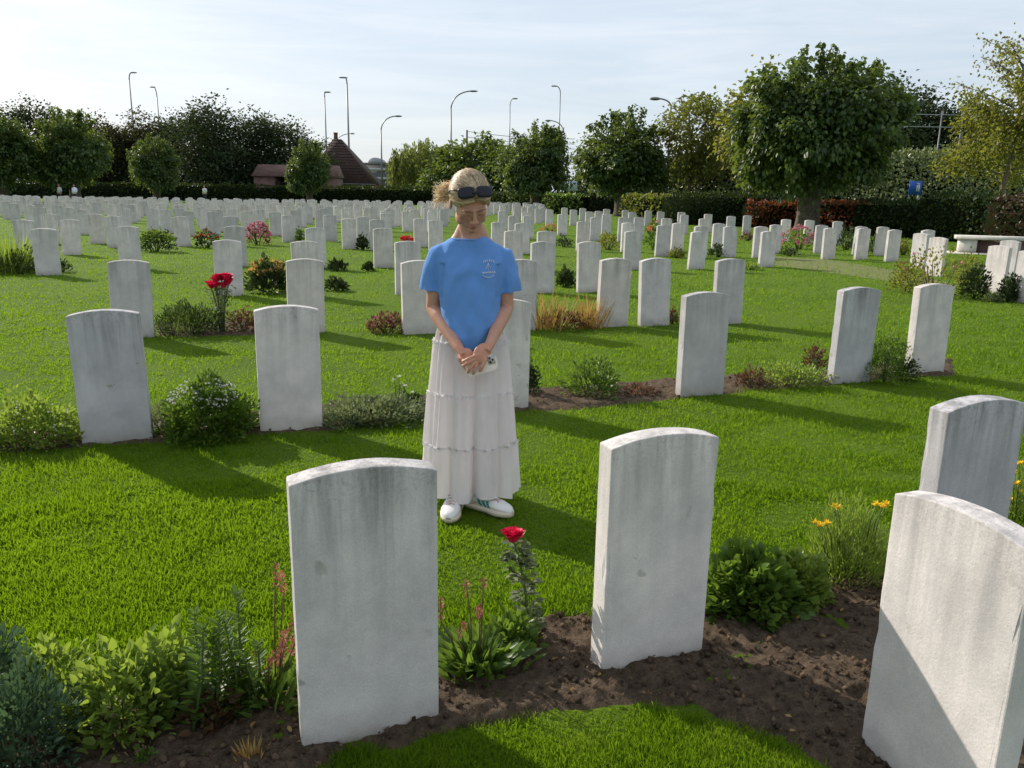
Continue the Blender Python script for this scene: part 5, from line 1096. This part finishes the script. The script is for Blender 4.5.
# skirt in three gathered tiers with small ruffles
def skirt():
    seg = 220; th = np.arange(seg) * 2 * math.pi / seg; rows = []
    tiers = [(.975, .815, .124, .066, .171, .096, 0.003), (.815, .573, .173, .099, .194, .138, .007), (.573, .322, .196, .141, .213, .166, .010), (.322, .068, .215, .168, .228, .184, .013)]
    ph1, ph2 = rng.random(4) * 6.28, rng.random(4) * 6.28
    for ti, (z0, z1, a0, b0, a1, b1, am) in enumerate(tiers):
        nz = max(5, int((z0 - z1) / .014))
        for i in range(nz + 1):
            u = i / nz; z = z0 + (z1 - z0) * u; rx, ry = a0 + (a1 - a0) * u ** .8, b0 + (b1 - b0) * u ** .8
            gath = .0022 * (1 - u) ** 3 * np.sin(th * 62 + ph1[ti] * 3) if ti else 0
            gz = (.975 - z) / .9; am = .0025 + .0135 * gz; fold = am * (np.sin(th * 11 + ph1[0] + .7 * np.sin(th * 3 + gz * 2)) + .6 * np.sin(th * 19 + ph2[0] + gz * 2.2) + .5 * np.sin(th * 31 + ph1[ti]) * (1 - .4 * u) + .4 * np.sin(th * 5 + ph2[1]))
            front = np.exp(-((np.angle(np.exp(1j * (th - R(279)))) / .085) ** 2)); left = np.exp(-((np.angle(np.exp(1j * (th - R(252)))) / .13) ** 2))
            dn = np.clip((.86 - z) / .5, 0, 1); r_ = 1 + gath / .2 + fold / .2 - dn * .26 * front - dn * .05 * left
            hem = np.where(np.full(seg, u == 1 and ti == 3), .012 * np.sin(th * 5 + 1) + .012 * np.cos(th - R(300)), 0)
            rows.append(np.column_stack([rx * r_ * np.cos(th), .012 + ry * r_ * np.sin(th), z + hem]))
    V = np.concatenate(rows); t = []
    for i in range(len(rows) - 1):
        k = np.arange(seg); a_, b_ = i * seg + k, i * seg + (k + 1) % seg; t += [np.column_stack([a_, b_, b_ + seg]), np.column_stack([a_, b_ + seg, a_ + seg])]
    A_ = Acc(); A_.add(V, np.concatenate(t)); return A_, rows, tiers
sk, rows, tiers = skirt(); so_ = link('skirt', sk.mesh('skirt', M_SKIRT, True), wm)
cntr = 0
for ti, (z0, z1, *_r) in enumerate(tiers):
    nz = max(5, int((z0 - z1) / .014)); base_ = rows[cntr]; cntr += nz + 1
    if ti == 0: continue
    n = len(base_); wv = .004 * np.sin(np.arange(n) * 2 * math.pi / n * 74 + ti); c0 = np.array([0, .012, 0]); dr = base_ - c0; dr[:, 2] = 0; dr = unit(dr)
    r0 = base_ + dr * .001 + [0, 0, .002]; r1 = base_ + dr * (.005 + wv * .8)[:, None] + np.column_stack([wv * 0, wv * 0, .008 + wv * .8]); r2 = base_ + dr * (.004 - wv * .8)[:, None] - np.column_stack([wv * 0, wv * 0, .007 + wv * .8])
    V = np.concatenate([r1, r0, r2]); k = np.arange(n); k2 = (k + 1) % n; t = np.concatenate([np.column_stack([k + j * n, k2 + j * n, k2 + (j + 1) * n]) for j in (0, 1)] + [np.column_stack([k + j * n, k2 + (j + 1) * n, k + (j + 1) * n]) for j in (0, 1)])
    a = Acc(); a.add(V, t); link('ruffle', a.mesh('skirt_ruffle', M_SKIRT, True), so_)
# trainers
def trainer(pos, yaw, side):
    """toe towards -y; z up"""
    A_ = Acc(); ys = np.linspace(.075, -.185, 16); rings = []
    for i, y in enumerate(ys):
        u = (0.075 - y) / .26; wdt = np.interp(u, [0, .06, .25, .5, .72, .9, 1], [.018, .030, .034, .036, .043, .034, .012]); top = np.interp(u, [0, .08, .25, .42, .6, .78, .93, 1], [.085, .098, .092, .082, .062, .052, .042, .028])
        cx = side * np.interp(u, [0, .5, 1], [0, .004, -.006]); rings.append((cx, y, wdt, top))
    seg = 20; th = np.arange(seg) * 2 * math.pi / seg; V = []
    for cx, y, wd, tp in rings:
        cz, rz_ = (.014 + tp) / 2, (tp - .014) / 2; c, s = np.cos(th), np.sin(th); V.append(np.column_stack([cx + wd * np.sign(c) * np.abs(c) ** .8 * (1 - .22 * np.clip(s, 0, 1)), np.full(seg, y), cz + rz_ * np.sign(s) * np.abs(s) ** .9]))
    n = len(rings); t = []
    for i in range(n - 1):
        for k in range(seg): a_, b_ = i * seg + k, i * seg + (k + 1) % seg; t += [(a_, b_, b_ + seg), (a_, b_ + seg, a_ + seg)]
    V = np.concatenate(V); V = np.concatenate([V, [V[:seg].mean(0), V[-seg:].mean(0)]]); m_ = n * seg
    for k in range(seg): t += [(k, m_, (k + 1) % seg), ((n - 1) * seg + k, (n - 1) * seg + (k + 1) % seg, m_ + 1)]
    A_.add(V, t); o = link('trainer', A_.mesh('trainer_upper', M_LEATHER, True), wm); o.location = [float(x) for x in pos]; o.rotation_euler[2] = yaw; o.scale = (1.1, 1.06, 1.1)
    S_2 = Acc(); out = [(cx + wd * 1.07, y) for cx, y, wd, tp in rings] + [(cx - wd * 1.07, y) for cx, y, wd, tp in rings[::-1]]
    prism(S_2, [(x, y, .0) for x, y in out], [(x, y, .022) for x, y in out]); link('sole', S_2.mesh('trainer_sole', M_SOLE), o)
    for sd in (-1, 1):
        for j in range(3):
            y0 = -.020 - .026 * j; st_ = Acc(); pts = []
            for u in np.linspace(0, 1, 5):
                y = y0 + .022 * u - .011; i = np.interp(-y, [-.075, .185], [0, 15]); i0 = int(i); f_ = i - i0; cx, _, wd, tp = [rings[i0][q] * (1 - f_) + rings[min(15, i0 + 1)][q] * f_ for q in range(4)]; z = .022 + (tp * .86 - .022) * u; cz, rz_ = (.014 + tp) / 2, (tp - .014) / 2; s = np.clip((z - cz) / rz_, -.98, .98); s_in = np.sign(s) * abs(s) ** (1 / .9); c = math.sqrt(max(0, 1 - s_in ** 2)); pts.append((cx + sd * wd * (c ** .8 * (1 - .22 * max(0, s_in)) + .035), y, z))
            pts = np.array(pts); w_ = np.array([0, .0075, 0]); q = np.concatenate([pts - w_, pts + w_, pts - w_ - [sd * .003, 0, 0], pts + w_ - [sd * .003, 0, 0]]); t_ = []
            for i in range(4): t_ += [(i, i + 1, i + 6), (i, i + 6, i + 5)]
            st_.add(q, t_); link('stripe', st_.mesh('trainer_stripe', M_TEAL), o)
    lc = Acc()
    for j in range(5):
        y = -.028 - .020 * j; i = int(np.interp(-y, [-.075, .185], [0, 15])); cx, _, wd, tp = rings[i]; h = tp + .003; tube(lc, [(cx - .020, y + .008, h - .010), (cx, y, h), (cx + .020, y - .004, h - .010)], .003, 6); tube(lc, [(cx - .020, y - .006, h - .010), (cx, y - .002, h + .001), (cx + .020, y + .006, h - .010)], .003, 6)
    link('laces', lc.mesh('laces', M_LACE), o)
for s in (-1, 1): trainer(feet[s][0] + [0, 0, .012], feet[s][1], s)
# hair: a scalp shell plus many strands combed back to a loose knot
def hair():
    A_ = Acc(); nu, nv = 48, 32; c = np.array([0, .024, .036]); r = np.array([.0865, .104, .0895])
    def scalp(d): return c + d * r
    thh = np.linspace(0, math.pi, nv + 1); V, ok = [], []
    for a_ in thh:
        for k in range(nu):
            p_ = k * 2 * math.pi / nu; d = np.array([math.sin(a_) * math.cos(p_), math.sin(a_) * math.sin(p_), math.cos(a_)]); p = scalp(d); lim = .060 - .70 * (p[1] + .075) if p[1] < .03 else -.0135 - .8 * (p[1] - .03)
            if p[2] < lim: p = c + d * r * .80
            V.append(hp(p))
    t = []
    for i in range(nv):
        for k in range(nu): a_, b_ = i * nu + k, i * nu + (k + 1) % nu; t += [(a_, a_ + nu, b_ + nu), (a_, b_ + nu, b_)]
    A_.add(V, t)
    knot = np.array([-.050, .105, -.020])
    def ribbon(P, wd, lo=0.0):
        P = np.asarray(P); T_ = unit(np.gradient(P, axis=0)); N_ = unit(P - hp(c)); S_ = unit(np.cross(T_, N_)); u = np.linspace(0, 1, len(P))[:, None]; w_ = wd * (1 - .55 * u ** 2)
        n = len(P); V_ = np.concatenate([P - S_ * w_, P + S_ * w_, P + N_ * w_ * .8]); t_ = []
        for i in range(n - 1): t_ += [(i, i + 1, 2 * n + i + 1), (i, 2 * n + i + 1, 2 * n + i), (2 * n + i, 2 * n + i + 1, n + i + 1), (2 * n + i, n + i + 1, n + i)]
        A_.add(V_, t_, r=np.full(len(V_), lo + (1 - lo) * rng.random()))
    for i in range(1500):
        s = rng.uniform(-1, 1); back = rng.random() ** 1.5; x = s * .078; y = -.078 + .055 * abs(s) ** 2 + .10 * back; z = .072 - .075 * abs(s) ** 1.6 + .05 * back * (1 - abs(s))
        d0 = unit(np.array([x, y, z]) - c); kd = unit(knot - c); P = []
        for u in np.linspace(0, 1, 11):
            side = np.array([np.sign(s) * .55 * abs(s) ** .5, -.1, .45 + .25 * (1 - abs(s))]) * math.sin(u * math.pi) * .55; d = unit(d0 * (1 - u) + kd * u + side); lift = 1.015 + .05 * rng.random() * math.sin(u * math.pi) + .012 * mnoise.noise(Vector((s * 9, u * 3, i * .01)))
            P.append(hp(scalp(d) * 1.0 * lift - c * (lift - 1)))
        ribbon(P, rng.uniform(.0012, .0024))
    for i in range(520):                        # loose knot and flyaway tail, sunlit brightness put into their paler colour
        d = unit(rng.normal(size=3)); P = []; ax = unit(rng.normal(size=3)); q = np.cross(ax, d); r0 = rng.uniform(.020, .052)
        if i < 250: P = [hp(knot + [-.008, .014, -.01] + (d * math.cos(u) + q * math.sin(u)) * r0 * np.array([1.15, .9, 1])) for u in np.linspace(0, rng.uniform(1.5, 3.5), 9)]
        else:
            e = np.array([rng.uniform(-.095, -.005), rng.uniform(.0, .05), rng.uniform(-.12, .02)]); P = [hp(knot + e * u + np.array([-.012 * math.sin(u * 3), .01 * u, .012 * math.sin(u * 5 + i)])) for u in np.linspace(0, 1, 9)]
        ribbon(P, rng.uniform(.0010, .0022), .5)
    for s in (-1, 1):                           # front locks beside the brow
        for i in range(150):
            f = rng.random(); p0 = np.array([s * (.004 + .03 * f), -.088 + .03 * f, .070 + .010 * rng.random()]); p1 = np.array([s * (.062 + .012 * rng.random()), -.066 + .02 * f, .028 + .03 * f]); p2 = np.array([s * (.089 + .004 * rng.random()), .0 + .03 * f, .018 + .012 * rng.random()])
            P = [hp((1 - u) ** 2 * p0 + 2 * u * (1 - u) * (p1 + [s * .006, -.012, .010]) + u * u * p2) for u in np.linspace(0, 1, 9)]; ribbon(P, rng.uniform(.0010, .0020))
    for i in range(14):                         # flyaways on the right of the face
        p0 = np.array([.070, -.03 + .02 * rng.random(), .02]); P = [hp(p0 + np.array([.012 * math.sin(u * 2 + i), -.02 * u, -.085 * u * rng.uniform(.8, 1.2)])) for u in np.linspace(0, 1, 8)]; ribbon(P, .0009)
    return A_.mesh('woman_hair', M_HAIR, True)
link('hair', hair(), wm)
# sunglasses pushed up into the hair
sg = empty('sunglasses', (WX + HC[0], WY + HC[1], HC[2]), 'dark sunglasses pushed up on the woman blonde hair', 'sunglasses')
def hq(p): return np.asarray(p, float) @ HM.T
tiltm = HM @ np.array(Matrix.Rotation(R(-50), 3, 'X'))
fr = Acc()
for s in (-1, 1):
    ln = Acc(); ellipsoid(ln, (0, 0, 0), (1, 1, 1), None, 28, 14); q_ = ln.v[0].astype(float); q_ = np.sign(q_) * np.abs(q_) ** np.array([.62, 1, .62]) * [.0385, .007, .026]; ln.v[0] = (hq((s * .040, -.070, .106)) + q_ @ (tiltm @ np.array(Matrix.Rotation(R(s * 16), 3, 'Z'))).T).astype(np.float32); link('lens', ln.mesh('sunglass_lens', M_SHADES, True), sg)
    tube(fr, [hq((s * .072, -.054, .106)), hq((s * .092, -.015, .082)), hq((s * .098, .02, .045)), hq((s * .094, .04, .025))], .0035, 6)
tube(fr, [hq((-.016, -.080, .112)), hq((0, -.084, .114)), hq((.016, -.080, .112))], .005, 6); link('frame', fr.mesh('sunglass_frame', M_SHADES, True), sg)
# phone held under the clasped hands
PM = np.array(Matrix.Rotation(R(-17), 3, 'Y') @ Matrix.Rotation(R(-8), 3, 'X')); ph_c = np.array([.062, -.199, .742])
po = empty('smartphone', (WX + ph_c[0], WY + ph_c[1], ph_c[2]), 'phone in a cream case held in the clasped hands', 'phone')
bm = bmesh.new(); bmesh.ops.create_cube(bm, size=1); bmesh.ops.scale(bm, vec=(.146, .009, .072), verts=bm.verts)
bmesh.ops.bevel(bm, geom=[e for e in bm.edges if abs((e.verts[0].co - e.verts[1].co).y) > .005], offset=.010, segments=5, affect='EDGES'); bmesh.ops.bevel(bm, geom=[e for e in bm.edges if e.calc_face_angle(0) > .8], offset=.0015, segments=2, affect='EDGES')
bm.transform(Matrix([list(r) for r in PM]).to_4x4()); pm = bpy.data.meshes.new('phone_case'); bm.to_mesh(pm); bm.free(); pm.materials.append(M_PHONE); link('case', pm, po)
a = Acc(); box(a, PM @ np.array([.050, -.006, .013]), (.016, .002, .019), M3=PM); cb = link('camera_plate', a.mesh('camera_plate', simple('camera_plate_grey', (.42, .42, .36), .3)), po)
for (x, z) in ((.044, .022), (.056, .012), (.044, .004)): a = Acc(); ellipsoid(a, PM @ np.array([x, -.0085, z]), (.0052, .002, .0052), PM, 14, 8); link('camera_lens', a.mesh('camera_lens', M_BLACKP, True), cb)

# distant visitors
def visitor(px, Y, h, shirt, label, bag=None, trousers=(.03, .035, .05)):
    o = empty('person', (*gx(px, Y), 0), label, 'person', rz=R(rng.uniform(-30, 30))); s = h / 1.7; Bq = Acc()
    ellipsoid(Bq, (0, -.02, 1.60), (.078, .095, .115)); ellipsoid(Bq, (0, -.10, 1.585), (.018, .025, .02)); tube(Bq, [(0, 0, 1.5), (0, .01, 1.36)], .055, 12); loft(Bq, [(0, 0, .88, .15, .1), (0, 0, 1.0, .14, .1), (0, 0, 1.3, .17, .1), (0, 0, 1.42, .09, .07)])
    for q in (-1, 1):
        tube(Bq, [(q * .08, 0, .92), (q * .09, -.01, .5), (q * .09, .01, .06)], [.085, .06, .042], 12); ellipsoid(Bq, (q * .09, -.05, .04), (.045, .12, .04)); tube(Bq, [(q * .18, 0, 1.37), (q * .23, .02, 1.1), (q * .21, -.08, .86)], [.05, .042, .03], 10); ellipsoid(Bq, (q * .21, -.1, .80), (.025, .035, .07))
    me = fuse(Bq, .014, 3, M_SKIN, 'visitor_body'); tint(me, np.tile([.42, .22, .15], (len(me.vertices), 1))); link('body', me, o)
    a = Acc(); loft(a, [(0, 0, .84, .19, .14), (0, 0, 1.1, .185, .14), (0, 0, 1.32, .205, .13), (0, 0, 1.44, .10, .085)])
    for q in (-1, 1): tube(a, [(q * .17, 0, 1.38), (q * .235, .02, 1.1), (q * .22, -.05, .95)], [.07, .062, .055], 12)
    link('shirt', a.mesh('visitor_shirt', simple('visitor_shirt_cloth', shirt, .9), True), o)
    a = Acc()
    for q in (-1, 1): tube(a, [(q * .085, 0, .93), (q * .09, 0, .5), (q * .09, .01, .09)], [.10, .08, .065], 12)
    link('trousers', a.mesh('visitor_trousers', simple('visitor_trousers_cloth', trousers, .9), True), o)
    a = Acc(); ellipsoid(a, (0, .01, 1.64), (.088, .10, .098)); link('hair', a.mesh('visitor_hair', simple('visitor_hair', (.06, .045, .035), .8), True), o)
    if bag: a = Acc(); ellipsoid(a, (.10, .17, 1.18), (.15, .10, .24)); link('backpack', a.mesh('visitor_backpack', simple('blue_backpack', bag, .7), True), o)
    o.scale = (s, s, s)
visitor(60, 79, 1.72, (.45, .43, .42), 'distant visitor in a grey top under the broad lime, left of the other')
visitor(75, 79, 1.72, (.72, .74, .82), 'distant visitor in a white shirt with blue backpack under the broad lime', (.03, .08, .35))
visitor(205, 98, 1.9, (.70, .70, .68), 'distant visitor in white seen against the dark trees behind the far hedge')
